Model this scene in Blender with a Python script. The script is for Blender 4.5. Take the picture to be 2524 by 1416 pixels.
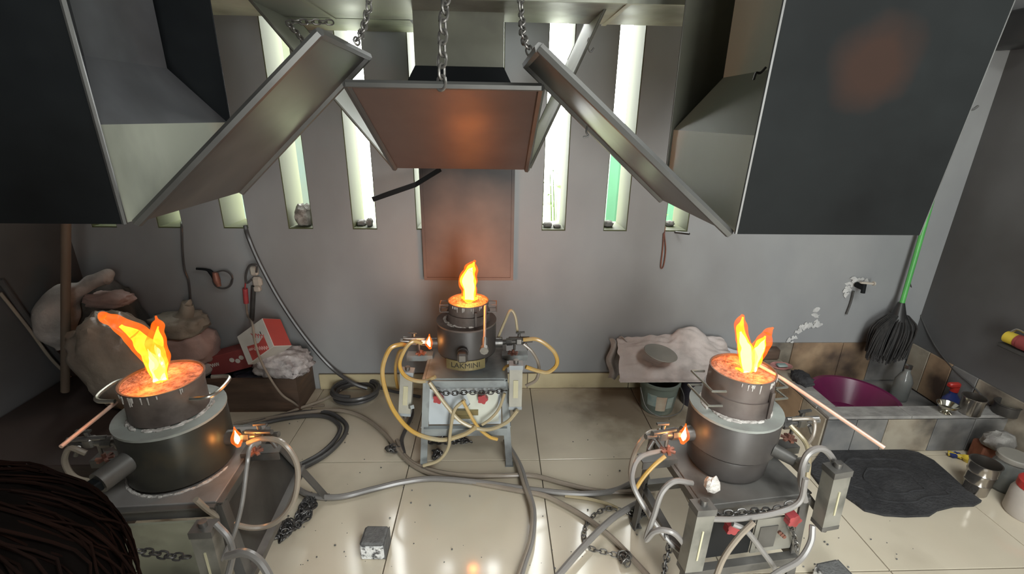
import bpy, bmesh, math, random
import numpy as np
from mathutils import Vector, Matrix, noise as mnoise

for o in list(bpy.data.objects): bpy.data.objects.remove(o, do_unlink=True)
SC = bpy.context.scene
COL = SC.collection
R = math.radians
random.seed(7)

# ------------------------------------------------------------------ camera
EYE = Vector((0, 0, 1.5)); FPX = 1159.4; PITCH, YAW, ROLL = R(19.79), R(2.41), R(.949)
CXP, CYP = 1262.0, 708.0
_f = Vector((math.sin(YAW)*math.cos(PITCH), math.cos(YAW)*math.cos(PITCH), -math.sin(PITCH)))
_r = Vector((math.cos(YAW), -math.sin(YAW), 0)); _u = _r.cross(_f)
RT = _r*math.cos(ROLL) + _u*math.sin(ROLL); UP = -_r*math.sin(ROLL) + _u*math.cos(ROLL); FW = _f
cd = bpy.data.cameras.new('camera'); cam = bpy.data.objects.new('camera', cd); COL.objects.link(cam)
cd.sensor_fit = 'HORIZONTAL'; cd.sensor_width = 36.0; cd.lens = FPX/2524*36.0
cd.clip_start = 0.03; cd.clip_end = 200
cam.matrix_world = Matrix(((RT.x, UP.x, -FW.x, EYE.x), (RT.y, UP.y, -FW.y, EYE.y), (RT.z, UP.z, -FW.z, EYE.z), (0, 0, 0, 1)))
SC.camera = cam
def at(x, y, X=None, Y=None, Z=None):
    """measure: world point on a known plane seen at a photograph pixel"""
    d = FW + RT*((x-CXP)/FPX) - UP*((y-CYP)/FPX)
    if X is not None: t = (X-EYE.x)/d.x
    elif Y is not None: t = (Y-EYE.y)/d.y
    else: t = (Z-EYE.z)/d.z
    return EYE + d*t

# ------------------------------------------------------------------ light
W = bpy.data.worlds.new('sky'); SC.world = W; W.use_nodes = True
nt = W.node_tree; nt.nodes.clear()
wo = nt.nodes.new('ShaderNodeOutputWorld'); bg = nt.nodes.new('ShaderNodeBackground')
bg.inputs[0].default_value = (0.97, 1.0, 0.98, 1); bg.inputs[1].default_value = 15.0
nt.links.new(bg.outputs[0], wo.inputs[0])
def area(name, loc, rot, sx, sy, power, col):
    l = bpy.data.lights.new(name, 'AREA'); l.shape = 'RECTANGLE'; l.size = sx; l.size_y = sy; l.energy = power; l.color = col
    o = bpy.data.objects.new(name, l); COL.objects.link(o); o.location = loc; o.rotation_euler = rot; return o
# daylight entering by the wide doorway in the rear wall, behind the camera
door = area('doorway_daylight', (0.65, -1.20, 1.00), (R(90), 0, 0), .76, 2.0, 1, (1.0, 1.0, 1.0))
# and by the roof light, a rectangular opening in the ceiling above the camera; both only guide the sky's own light
roof = area('roof_light', (1.15, -.10, 2.72), (0, 0, 0), 1.16, 1.16, 1, (1.0, 1.0, 1.0))
for o in (door, roof): o.data.cycles.is_portal = True
SC.view_settings.view_transform = 'Standard'; SC.view_settings.look = 'None'
SC.view_settings.exposure = 0.28; SC.view_settings.gamma = 1.0; SC.view_settings.use_curve_mapping = False

# ------------------------------------------------------------------ materials
M = {}
def mat(name, c1, c2=None, scale=8.0, rough=.6, metal=0.0, bump=0.0, detail=4.0, lo=.35, hi=.65, stretch=(1, 1, 1), spec=.5,
        trans=0.0, alpha=1.0, c3=None, scale3=2.0, lo3=.5, hi3=.7, zg=None, rough2=None, bscale=None, emit=None, estr=0, stain_or_shade=None, coord='Object'):
    m = bpy.data.materials.new(name); m.use_nodes = True; t = m.node_tree; N = t.nodes; L = t.links
    b = N['Principled BSDF']
    b.inputs['Roughness'].default_value = rough; b.inputs['Metallic'].default_value = metal
    b.inputs['Specular IOR Level'].default_value = spec
    b.inputs['Transmission Weight'].default_value = trans; b.inputs['Alpha'].default_value = alpha
    if emit: b.inputs['Emission Color'].default_value = (*emit, 1); b.inputs['Emission Strength'].default_value = estr
    tc = N.new('ShaderNodeTexCoord'); mp = N.new('ShaderNodeMapping'); mp.inputs['Scale'].default_value = stretch
    if coord == 'world':
        ge = N.new('ShaderNodeNewGeometry'); csrc = ge.outputs['Position']
    else: csrc = tc.outputs['Object']
    L.new(csrc, mp.inputs['Vector'])
    def nz(sc, det):
        n = N.new('ShaderNodeTexNoise'); n.inputs['Scale'].default_value = sc; n.inputs['Detail'].default_value = det
        L.new(mp.outputs[0], n.inputs['Vector']); return n
    if c2 is None: c2 = tuple(x*.75 for x in c1)
    n = nz(scale, detail); cr = N.new('ShaderNodeValToRGB')
    cr.color_ramp.elements[0].position = lo; cr.color_ramp.elements[1].position = hi
    cr.color_ramp.elements[0].color = (*c1, 1); cr.color_ramp.elements[1].color = (*c2, 1)
    L.new(n.outputs['Fac'], cr.inputs[0]); out = cr.outputs[0]
    if c3:
        n3 = nz(scale3, 5); r3 = N.new('ShaderNodeValToRGB'); r3.color_ramp.elements[0].position = lo3; r3.color_ramp.elements[1].position = hi3
        mx = N.new('ShaderNodeMix'); mx.data_type = 'RGBA'
        if zg:   # soot deposit that thickens upwards on this plate, with a ragged edge
            sx = N.new('ShaderNodeSeparateXYZ'); L.new(tc.outputs['Object'], sx.inputs[0]); mr3 = N.new('ShaderNodeMapRange'); mr3.clamp = False
            mr3.inputs['From Min'].default_value = zg[0]; mr3.inputs['From Max'].default_value = zg[1]; mr3.inputs['To Min'].default_value = -.25; mr3.inputs['To Max'].default_value = .25
            ad = N.new('ShaderNodeMath'); ad.operation = 'ADD'; L.new(sx.outputs[2], mr3.inputs['Value']); L.new(mr3.outputs[0], ad.inputs[0]); L.new(n3.outputs['Fac'], ad.inputs[1]); L.new(ad.outputs[0], r3.inputs[0])
        else: L.new(n3.outputs['Fac'], r3.inputs[0])
        L.new(r3.outputs[0], mx.inputs[0]); L.new(out, mx.inputs[6]); mx.inputs[7].default_value = (*c3, 1)
        out = mx.outputs[2]
    if stain_or_shade:   # heat-tinted spot, or dirt and shade painted on the floor: centre, radius, colour
        vd = N.new('ShaderNodeVectorMath'); vd.operation = 'DISTANCE'; vd.inputs[1].default_value = stain_or_shade[0]; L.new(csrc, vd.inputs[0])
        nn = nz(9, 4); ma = N.new('ShaderNodeMath'); ma.operation = 'MULTIPLY_ADD'; ma.inputs[1].default_value = stain_or_shade[1]*.9; L.new(nn.outputs['Fac'], ma.inputs[0]); L.new(vd.outputs['Value'], ma.inputs[2])
        m4 = N.new('ShaderNodeMapRange'); m4.inputs['From Min'].default_value = stain_or_shade[1]*1.5; m4.inputs['From Max'].default_value = stain_or_shade[1]*.9; L.new(ma.outputs[0], m4.inputs['Value'])
        mx2 = N.new('ShaderNodeMix'); mx2.data_type = 'RGBA'; L.new(m4.outputs[0], mx2.inputs[0]); L.new(out, mx2.inputs[6]); mx2.inputs[7].default_value = (*stain_or_shade[2], 1); out = mx2.outputs[2]
    L.new(out, b.inputs['Base Color'])
    if rough2 is not None:
        mr = N.new('ShaderNodeMapRange'); mr.inputs['To Min'].default_value = rough; mr.inputs['To Max'].default_value = rough2
        mr.inputs['From Min'].default_value = .3; mr.inputs['From Max'].default_value = .7
        L.new(n.outputs['Fac'], mr.inputs['Value']); L.new(mr.outputs[0], b.inputs['Roughness'])
    if bump:
        nb = nz(bscale or scale*3, 5); bp = N.new('ShaderNodeBump'); bp.inputs['Strength'].default_value = bump; bp.inputs['Distance'].default_value = .01
        L.new(nb.outputs['Fac'], bp.inputs['Height']); L.new(bp.outputs[0], b.inputs['Normal'])
    M[name] = m; return m
mat('wall_paint', (.235, .243, .250), (.315, .32, .318), scale=1.6, rough=.5, c3=(.175, .163, .156), scale3=.9, lo3=.5, hi3=.75, bump=.05, bscale=40, stretch=(1, 1, .6), coord='world')
mat('side_paint', (.10, .10, .102), (.13, .13, .13), scale=1.3, rough=.6, c3=(.065, .062, .06), scale3=.8, bump=.05, bscale=40)
mat('jamb_paint', (.085, .095, .034), (.065, .072, .025), scale=5, rough=.7, stretch=(1, 1, .3))
mat('ceiling_paint', (.05, .05, .05), (.035, .035, .035), scale=2, rough=.8)
mat('tile_floor', (.63, .565, .445), (.56, .495, .38), scale=1.7, rough=.08, rough2=.16, c3=(.36, .305, .23), scale3=1.5, lo3=.54, hi3=.80, coord='world', stain_or_shade=((.80, 2.25, 0), .42, (.27, .22, .16)))  # brown patch at the back right: dirt, with the shade there painted in
mat('grout', (.16, .14, .11), rough=.9)
mat('tile_skirt', (.55, .48, .30), (.45, .38, .24), scale=6, rough=.4, c3=(.25, .20, .13), scale3=3, lo3=.55, hi3=.75)
mat('tile_basin', (.36, .32, .25), (.24, .20, .15), scale=7, rough=.5, c3=(.08, .07, .06), scale3=4, lo3=.5, hi3=.66)
mat('tile_basin_brown', (.38, .27, .17), (.27, .18, .11), scale=7, rough=.5, c3=(.07, .05, .04), scale3=4, lo3=.5, hi3=.7)
mat('tile_basin_grey', (.15, .15, .15), (.25, .24, .22), scale=6, rough=.55, c3=(.06, .06, .06), scale3=4)
mat('cement', (.30, .29, .27), (.20, .19, .18), scale=14, rough=.9, bump=.4)
mat('soot_metal', (.007, .008, .009), (.014, .016, .017), scale=3, rough=.6, rough2=.75, c3=(.004, .004, .004), scale3=1.6, spec=.12)
mat('soot_stained', (.007, .008, .008), (.014, .016, .016), scale=3, rough=.6, rough2=.75, c3=(.004, .004, .004), scale3=1.6, spec=.12, stain_or_shade=((.0, -.25, .325), .085, (.026, .014, .010)))
mat('hood_dark', (.085, .088, .095), (.12, .122, .128), scale=3, rough=.45, rough2=.6, metal=.2, c3=(.04, .04, .042), scale3=2.5, lo3=.48, hi3=.68)
mat('meter_grey', (.17, .165, .14), (.23, .22, .19), scale=10, rough=.4, c3=(.08, .08, .07), scale3=9)
mat('flap_metal', (.075, .075, .072), (.11, .108, .10), scale=3, rough=.33, rough2=.45, metal=.35, c3=(.032, .03, .028), scale3=2.2)
mat('hood_metal', (.33, .345, .27), (.40, .41, .33), scale=3, rough=.5, rough2=.62, metal=.1, c3=(.10, .105, .09), scale3=2.5, lo3=.52, hi3=.72, stretch=(1, 1, .5))
mat('duct_metal', (.30, .30, .26), (.37, .37, .32), scale=4, rough=.42, rough2=.6, metal=.25, c3=(.12, .11, .09), scale3=2.4, lo3=.46, hi3=.7)
mat('duct_sooty', (.10, .10, .075), (.15, .15, .11), scale=4, rough=.4, rough2=.55, metal=.3, c3=(.05, .045, .04), scale3=3.4, lo3=.46, hi3=.7)
mat('galvanised', (.80, .80, .66), (.86, .86, .74), scale=4, rough=.5, rough2=.65, metal=.05, c3=(.44, .43, .36), scale3=3, lo3=.58, hi3=.78, stretch=(1, 1, .4))
mat('rust_flap', (.15, .105, .09), (.12, .085, .075), scale=4, rough=.34, rough2=.46, metal=.45, c3=(.07, .052, .048), scale3=2.2, lo3=.5, hi3=.8)
mat('rust_plate', (.25, .155, .115), (.20, .12, .09), scale=5, rough=.5, metal=.1, c3=(.018, .016, .016), scale3=1.5, lo3=.30, hi3=.72, zg=(-.55, -.10))
mat('soot_edge', (.16, .155, .13), (.10, .095, .08), scale=9, rough=.4, metal=.5)
mat('furnace_grey', (.052, .046, .043), (.082, .075, .07), scale=5, rough=.45, metal=.15, c3=(.022, .018, .017), scale3=5, lo3=.5, hi3=.7, bump=.08)
mat('furnace_black', (.040, .040, .036), (.070, .066, .05), scale=5, rough=.38, metal=.45, c3=(.09, .07, .04), scale3=6, lo3=.55, hi3=.8)
mat('ring_grey', (.25, .26, .24), (.32, .34, .31), scale=9, rough=.7, c3=(.18, .17, .16), scale3=5)
mat('flask_metal', (.115, .088, .077), (.16, .135, .12), scale=9, rough=.5, metal=.2, c3=(.05, .038, .034), scale3=7, lo3=.5, hi3=.7, bump=.08)
mat('investment', (.55, .29, .20), (.24, .11, .075), scale=70, rough=.95, bump=.9, bscale=120, c3=(.62, .36, .26), scale3=40)
mat('plaster', (.62, .59, .55), (.42, .39, .36), scale=30, rough=.95, bump=.8)
mat('steel_wire', (.46, .45, .40), (.36, .35, .30), scale=20, rough=.3, metal=.9)
mat('hot_copper', (.85, .58, .45), (.72, .46, .35), scale=12, rough=.4, metal=.3)
mat('frame_light', (.34, .37, .37), (.26, .28, .28), scale=7, rough=.45, metal=.2, c3=(.10, .10, .10), scale3=6, lo3=.5, hi3=.7)
mat('frame_dark', (.060, .058, .055), (.10, .098, .092), scale=7, rough=.45, metal=.4, c3=(.03, .03, .03), scale3=5)
mat('frame_grey', (.105, .10, .092), (.15, .145, .135), scale=7, rough=.45, metal=.25, c3=(.045, .043, .04), scale3=6, lo3=.5, hi3=.7)
mat('plate_steel', (.22, .205, .195), (.29, .275, .26), scale=7, rough=.45, metal=.2, c3=(.12, .11, .10), scale3=6, lo3=.52, hi3=.72)
mat('board_white', (.50, .55, .58), (.62, .64, .63), scale=4, rough=.5, c3=(.30, .32, .32), scale3=8, lo3=.58, hi3=.75)
mat('board_cream', (.34, .34, .25), (.26, .26, .20), scale=4, rough=.5, c3=(.12, .12, .10), scale3=5)
mat('board_plate', (.33, .32, .28), (.25, .24, .21), scale=9, rough=.5, metal=.3, c3=(.10, .10, .09), scale3=7)
mat('board_light', (.66, .68, .60), (.56, .58, .50), scale=6, rough=.5)
mat('knob_red', (.42, .06, .06), (.33, .05, .06), scale=15, rough=.35)
mat('meter_body', (.44, .43, .37), (.34, .33, .29), scale=10, rough=.35)
mat('meter_cap', (.36, .40, .42), (.28, .30, .31), scale=10, rough=.3)
mat('meter_scale', (.55, .52, .36), (.48, .45, .30), scale=10, rough=.4)
mat('black_hole', (.008, .008, .008), rough=.9)
mat('brass_plate', (.30, .25, .12), (.22, .18, .09), scale=20, rough=.4, metal=.5)
mat('print_black', (.03, .025, .02), rough=.7)
mat('fitting', (.26, .25, .235), (.16, .155, .15), scale=25, rough=.35, metal=.8)
mat('valve_rust', (.30, .13, .09), (.20, .10, .08), scale=30, rough=.5, metal=.4)
mat('hose_grey', (.24, .225, .21), (.19, .18, .17), scale=6, rough=.28, spec=.6)
mat('hose_brown', (.30, .255, .20), (.24, .20, .16), scale=6, rough=.25, spec=.6)
mat('hose_black', (.050, .048, .048), (.075, .072, .070), scale=6, rough=.3)
mat('hose_yellow', (.62, .37, .08), (.52, .33, .10), scale=5, rough=.22, c3=(.50, .43, .28), scale3=3, lo3=.45, hi3=.6)
mat('hose_cream', (.45, .38, .24), (.38, .31, .19), scale=5, rough=.25)
mat('chain_dark', (.075, .072, .070), (.14, .135, .13), scale=40, rough=.4, metal=.7)
mat('chain_grey', (.24, .23, .21), (.17, .16, .15), scale=40, rough=.4, metal=.7)
mat('block_side', (.70, .70, .68), (.08, .08, .08), scale=55, rough=.95, lo=.48, hi=.62, bump=.6)
mat('block_top', (.15, .15, .145), (.10, .10, .098), scale=40, rough=.95, bump=.6)
mat('sack_white', (.40, .36, .33), (.30, .27, .245), scale=12, rough=.8, bump=.5, c3=(.20, .17, .15), scale3=4)
mat('sack_dark', (.10, .095, .085), (.06, .058, .052), scale=9, rough=.6, bump=.5, c3=(.20, .18, .155), scale3=5, lo3=.55, hi3=.7)
mat('sack_clear', (.33, .285, .235), (.22, .185, .15), scale=7, rough=.3, bump=.5, c3=(.22, .12, .06), scale3=4, lo3=.5, hi3=.7)
mat('sack_pink', (.40, .285, .255), (.32, .225, .20), scale=9, rough=.75, bump=.4)
mat('sack_olive', (.30, .27, .22), (.22, .195, .155), scale=9, rough=.7, bump=.5)
mat('bag_clear', (.55, .52, .51), (.32, .29, .285), scale=22, rough=.25, bump=.6)
mat('bag_black', (.018, .018, .026), (.03, .03, .036), scale=12, rough=.3, bump=.4)
mat('wood_box', (.105, .068, .048), (.070, .045, .032), scale=5, rough=.55, stretch=(1, 1, 6), c3=(.16, .09, .055), scale3=3, lo3=.55, hi3=.75)
mat('wood_dark', (.048, .030, .024), (.032, .021, .017), scale=5, rough=.6, stretch=(1, 1, 6))
mat('pole_brown', (.17, .125, .09), (.12, .088, .062), scale=9, rough=.5, stretch=(1, 1, .1))
mat('card_white', (.60, .58, .52), (.50, .48, .43), scale=7, rough=.7)
mat('card_red', (.50, .075, .06), (.42, .065, .055), scale=7, rough=.6)
mat('card_dark_red', (.27, .05, .045), (.21, .04, .04), scale=7, rough=.6)
mat('card_print', (.68, .38, .34), (.60, .30, .27), scale=25, rough=.7)
mat('socket_cream', (.50, .45, .38), (.40, .36, .31), scale=12, rough=.5)
mat('cloth', (.60, .53, .50), (.48, .42, .39), scale=10, rough=.9, bump=.5, c3=(.32, .28, .26), scale3=5, lo3=.5, hi3=.7)
mat('paper', (.62, .62, .66), (.55, .55, .60), scale=6, rough=.8)
mat('disc_grey', (.22, .21, .185), (.27, .255, .22), scale=6, rough=.5)
mat('bucket_green', (.15, .19, .165), (.10, .125, .11), scale=6, rough=.4, c3=(.26, .28, .22), scale3=6, lo3=.55, hi3=.75)
mat('bucket_label', (.50, .46, .36), (.42, .30, .22), scale=14, rough=.6)
mat('bucket_teal', (.16, .27, .27), (.36, .40, .36), scale=12, rough=.5)
mat('tub_dark', (.030, .028, .042), (.05, .046, .06), scale=7, rough=.4)
mat('plastic_purple', (.16, .018, .075), (.125, .015, .06), scale=5, rough=.28)
mat('bristle', (.022, .022, .022), (.045, .042, .04), scale=60, rough=.7, stretch=(1, 1, .1))
mat('handle_green', (.10, .42, .10), (.08, .34, .09), scale=6, rough=.35)
mat('plastic_black', (.02, .02, .02), (.03, .03, .03), rough=.4)
mat('plastic_blue', (.03, .05, .20), (.025, .04, .15), scale=6, rough=.3)
mat('plastic_yellow', (.62, .46, .05), (.52, .39, .05), scale=7, rough=.4)
mat('plastic_red', (.50, .04, .03), (.42, .03, .03), scale=7, rough=.35)
mat('clear_plastic', (.52, .54, .52), (.44, .46, .44), scale=9, rough=.18, trans=.7)
mat('jar_salt', (.48, .44, .40), (.40, .37, .33), scale=10, rough=.5)
mat('steel', (.50, .47, .43), (.40, .37, .34), scale=6, rough=.20, metal=.95)
mat('steel_bright', (.70, .68, .58), (.62, .60, .52), scale=8, rough=.14, metal=1)
mat('pot_dark', (.060, .055, .05), (.09, .085, .08), scale=9, rough=.4, metal=.5)
mat('mat_black', (.022, .022, .024), (.034, .034, .036), scale=25, rough=.95, bump=.8, c3=(.05, .05, .052), scale3=4)
mat('brick_orange', (.24, .085, .045), (.18, .07, .04), scale=12, rough=.85, bump=.4)
mat('stone', (.26, .25, .23), (.16, .15, .14), scale=18, rough=.95, bump=.6)
mat('stone_wrapped', (.42, .40, .36), (.16, .14, .12), scale=28, rough=.7, bump=.7)
mat('pink_plastic', (.45, .21, .19), (.38, .17, .16), scale=9, rough=.5)
mat('peel_white', (.60, .60, .58), (.42, .42, .41), scale=30, rough=.9)
mat('leaf', (.05, .11, .012), (.08, .14, .016), scale=4, rough=.5)
mat('green_sheet', (.05, .15, .08), (.06, .18, .095), scale=3, rough=.5)
mat('ground', (.30, .32, .20), (.22, .26, .14), scale=4, rough=.9)
mat('yard_wall', (.11, .155, .14), (.15, .15, .08), scale=1.2, rough=.9)
mat('skin', (.26, .15, .10), (.23, .13, .09), scale=6, rough=.5)
mat('hair', (.0025, .0022, .002), (.004, .003, .0026), scale=30, rough=.9, stretch=(1, 1, .15), spec=0.0)
mat('hair_brown', (.005, .003, .0025), (.008, .004, .003), scale=30, rough=.9, spec=0.0)
mat('shirt_dark', (.015, .015, .018), (.022, .022, .026), scale=12, rough=.9)

def emis(name, col, strength, col2=None, alpha=1.0, z0=None, z1=None):
    """glowing gas: emission, fading into transparency towards the tips; gradient by height of the flame itself"""
    m = bpy.data.materials.new(name); m.use_nodes = True; t = m.node_tree; N = t.nodes; L = t.links; N.clear()
    o = N.new('ShaderNodeOutputMaterial'); e = N.new('ShaderNodeEmission'); tr = N.new('ShaderNodeBsdfTransparent'); mx = N.new('ShaderNodeMixShader')
    e.inputs[1].default_value = strength; e.inputs[0].default_value = (*col, 1)
    if col2:
        tc = N.new('ShaderNodeTexCoord'); nz = N.new('ShaderNodeTexNoise'); nz.inputs['Scale'].default_value = 35
        cr = N.new('ShaderNodeValToRGB'); cr.color_ramp.elements[0].color = (*col, 1); cr.color_ramp.elements[1].color = (*col2, 1)
        cr.color_ramp.elements[0].position = .38; cr.color_ramp.elements[1].position = .62
        L.new(tc.outputs['Object'], nz.inputs['Vector']); L.new(nz.outputs['Fac'], cr.inputs[0]); L.new(cr.outputs[0], e.inputs[0])
    mx.inputs[0].default_value = alpha
    L.new(tr.outputs[0], mx.inputs[1]); L.new(e.outputs[0], mx.inputs[2]); L.new(mx.outputs[0], o.inputs[0]); M[name] = m
emis('flame_orange', (1.0, .13, .006), 1.25, (1.0, .20, .012), alpha=.40)
emis('flame_yellow', (1.0, .56, .02), 2.2, (1.0, .75, .05), alpha=.62)
emis('flame_white', (1.0, .80, .30), 7.0)
emis('glow_red', (1.0, .16, .02), 1.0, alpha=.55)

# ------------------------------------------------------------------ mesh helpers
class MB:
    def __init__(s): s.v = []; s.f = []; s.mi = []; s.m = 0
    def add(s, vs, fs, mi=None):
        b = len(s.v); s.v += [Vector(v) for v in vs]
        for f in fs: s.f.append(tuple(b+i for i in f)); s.mi.append(s.m if mi is None else mi)
        return s
    def box(s, c, d, rot=None, mi=None):
        c = Vector(c); h = Vector(d)/2; vs = []
        for z in (-1, 1):
            for x, y in ((-1, -1), (1, -1), (1, 1), (-1, 1)):
                p = Vector((x*h.x, y*h.y, z*h.z)); vs.append(c + (rot @ p if rot else p))
        return s.add(vs, [(3, 2, 1, 0), (4, 5, 6, 7), (0, 1, 5, 4), (1, 2, 6, 5), (2, 3, 7, 6), (3, 0, 4, 7)], mi)
    def bx(s, x0, x1, y0, y1, z0, z1, mi=None): return s.box(((x0+x1)/2, (y0+y1)/2, (z0+z1)/2), (abs(x1-x0), abs(y1-y0), abs(z1-z0)), None, mi)
    def bbox(s, c, d, bev=.004, rot=None, mi=None):
        """box with chamfered edges"""
        bm = bmesh.new(); bmesh.ops.create_cube(bm, size=1)
        for v in bm.verts: v.co = Vector((v.co.x*d[0], v.co.y*d[1], v.co.z*d[2]))
        bmesh.ops.bevel(bm, geom=bm.edges[:], offset=bev, segments=1, affect='EDGES')
        bm.verts.ensure_lookup_table(); c = Vector(c)
        vs = [c + (rot @ v.co if rot else v.co) for v in bm.verts]; fs = [[v.index for v in f.verts] for f in bm.faces]
        bm.free(); return s.add(vs, fs, mi)
    def bar(s, p0, p1, w, h, up=(0, 0, 1), mi=None):
        p0, p1 = Vector(p0), Vector(p1); t = (p1-p0).normalized(); u = Vector(up); a = t.cross(u)
        if a.length < 1e-4: a = t.cross(Vector((0, 1, 0)))
        a.normalize(); b = a.cross(t).normalized(); vs = []
        for p in (p0, p1):
            for i, j in ((-1, -1), (1, -1), (1, 1), (-1, 1)): vs.append(p + a*i*w/2 + b*j*h/2)
        return s.add(vs, [(0, 1, 2, 3), (7, 6, 5, 4), (0, 4, 5, 1), (1, 5, 6, 2), (2, 6, 7, 3), (3, 7, 4, 0)], mi)
    def cyl(s, p0, p1, r0, r1=None, n=20, cap=True, mi=None):
        r1 = r0 if r1 is None else r1; p0, p1 = Vector(p0), Vector(p1); t = (p1-p0).normalized()
        a = t.orthogonal().normalized(); b = t.cross(a); vs = []
        for p, r in ((p0, r0), (p1, r1)):
            for i in range(n): q = 2*math.pi*i/n; vs.append(p + (a*math.cos(q)+b*math.sin(q))*r)
        fs = [(i, (i+1) % n, n+(i+1) % n, n+i) for i in range(n)]
        if cap: fs += [tuple(range(n-1, -1, -1)), tuple(range(n, 2*n))]
        return s.add(vs, fs, mi)
    def lathe(s, prof, c=(0, 0, 0), n=32, rot=None, mi=None, ell=1.0):
        c = Vector(c); vs = []; fs = []
        for r, z in prof:
            for i in range(n):
                q = 2*math.pi*i/n; p = Vector((r*math.cos(q), r*math.sin(q)*ell, z)); vs.append(c + (rot @ p if rot else p))
        for k in range(len(prof)-1):
            for i in range(n): fs.append((k*n+i, k*n+(i+1) % n, (k+1)*n+(i+1) % n, (k+1)*n+i))
        if prof[0][0] > 0: fs.append(tuple(range(n-1, -1, -1)))
        if prof[-1][0] > 0: fs.append(tuple((len(prof)-1)*n+i for i in range(n)))
        return s.add(vs, fs, mi)
    def tube(s, pts, r, n=8, sub=6, smooth=True, mi=None, round_ends=False, flat=1.0, closed=False):
        P = [Vector(p) for p in pts]; rs = r if isinstance(r, (list, tuple)) else [r]*len(P)
        if smooth and len(P) > 2:
            Q = []; RR = []; m = len(P)
            rng = range(m if closed else m-1)
            for i in rng:
                if closed: p0, p1, p2, p3 = P[i-1], P[i], P[(i+1) % m], P[(i+2) % m]; ra, rb = rs[i], rs[(i+1) % m]
                else:
                    p1, p2 = P[i], P[i+1]; p0 = P[i-1] if i else p1*2-p2; p3 = P[i+2] if i+2 < m else p2*2-p1; ra, rb = rs[i], rs[i+1]
                for k in range(sub):
                    t = k/sub; t2 = t*t; t3 = t2*t
                    Q.append(.5*((2*p1)+(p2-p0)*t+(2*p0-5*p1+4*p2-p3)*t2+(3*p1-p0-3*p2+p3)*t3)); RR.append(ra+(rb-ra)*(t*t*(3-2*t)))
            if not closed: Q.append(P[-1]); RR.append(rs[-1])
            P, rs = Q, RR
        m = len(P); vs = []; prev = None
        for i, p in enumerate(P):
            if closed: t = P[(i+1) % m]-P[i-1]
            else: t = P[min(i+1, m-1)]-P[max(i-1, 0)]
            t = t.normalized() if t.length > 1e-9 else Vector((0, 0, 1))
            if prev is None: a = t.orthogonal().normalized()
            else:
                a = prev - t*prev.dot(t); a = a.normalized() if a.length > 1e-6 else t.orthogonal().normalized()
            prev = a; b = t.cross(a)
            for k in range(n): q = 2*math.pi*k/n; vs.append(p + (a*math.cos(q)+b*math.sin(q)*flat)*rs[i])
        fs = []
        for i in range(m if closed else m-1):
            j = (i+1) % m
            for k in range(n): fs.append((i*n+k, i*n+(k+1) % n, j*n+(k+1) % n, j*n+k))
        if not closed: fs += [tuple(range(n-1, -1, -1)), tuple((m-1)*n+k for k in range(n))]
        return s.add(vs, fs, mi)
    def blob(s, c, d, seed=0, amp=.12, freq=2.2, n=24, m=16, flat=.0, power=.8, rot=None, mi=None):
        """lumpy sack: superellipsoid with folds"""
        c = Vector(c); vs = []; fs = []; off = Vector((seed*7.13, seed*3.7, seed*1.9))
        sg = lambda v, p: math.copysign(abs(v)**p, v)
        for j in range(m+1):
            ph = -math.pi/2 + math.pi*j/m
            for i in range(n):
                th = 2*math.pi*i/n
                p = Vector((sg(math.cos(ph), power)*sg(math.cos(th), power), sg(math.cos(ph), power)*sg(math.sin(th), power), sg(math.sin(ph), power)))
                k = 1 + amp*(mnoise.noise(p*freq+off) + .55*mnoise.noise(p*freq*2.7+off) + .3*abs(mnoise.noise(p*freq*5+off)))
                p = Vector((p.x*d[0]/2*k, p.y*d[1]/2*k, p.z*d[2]/2*k))
                if p.z < -d[2]/2*(1-flat): p.z = -d[2]/2*(1-flat)
                vs.append(c + (rot @ p if rot else p))
        for j in range(m):
            for i in range(n): fs.append((j*n+i, j*n+(i+1) % n, (j+1)*n+(i+1) % n, (j+1)*n+i))
        return s.add(vs, fs, mi)
    def poly(s, pts, thick, nrm=(0, 0, 1), mi=None):
        n = len(pts); N = Vector(nrm)*thick; vs = [Vector(p) for p in pts] + [Vector(p)+N for p in pts]
        fs = [tuple(range(n-1, -1, -1)), tuple(range(n, 2*n))] + [(i, (i+1) % n, n+(i+1) % n, n+i) for i in range(n)]
        return s.add(vs, fs, mi)
    def sheet(s, fn, nu, nv, thick=.004, mi=None):
        """cloth or paper: surface fn(u,v) with a thickness"""
        G = [[Vector(fn(i/nu, j/nv)) for j in range(nv+1)] for i in range(nu+1)]
        vs = []; fs = []; w = nv+1; K = (nu+1)*w
        for side in (0, 1):
            for i in range(nu+1):
                for j in range(nv+1):
                    a = G[min(i+1, nu)][j]-G[max(i-1, 0)][j]; b = G[i][min(j+1, nv)]-G[i][max(j-1, 0)]
                    nn = a.cross(b); nn = nn.normalized() if nn.length > 1e-12 else Vector((0, 0, 1))
                    vs.append(G[i][j] + nn*thick*(.5 if side else -.5))
        for i in range(nu):
            for j in range(nv):
                q = (i*w+j, (i+1)*w+j, (i+1)*w+j+1, i*w+j+1)
                fs.append(tuple(K+x for x in q)); fs.append(tuple(reversed(q)))
        rim = [i*w for i in range(nu+1)] + [nu*w+j for j in range(1, nv+1)] + [i*w+nv for i in range(nu-1, -1, -1)] + [j for j in range(nv-1, 0, -1)]
        for a, b in zip(rim, rim[1:]+rim[:1]): fs.append((a, b, K+b, K+a))
        return s.add(vs, fs, mi)
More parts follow.
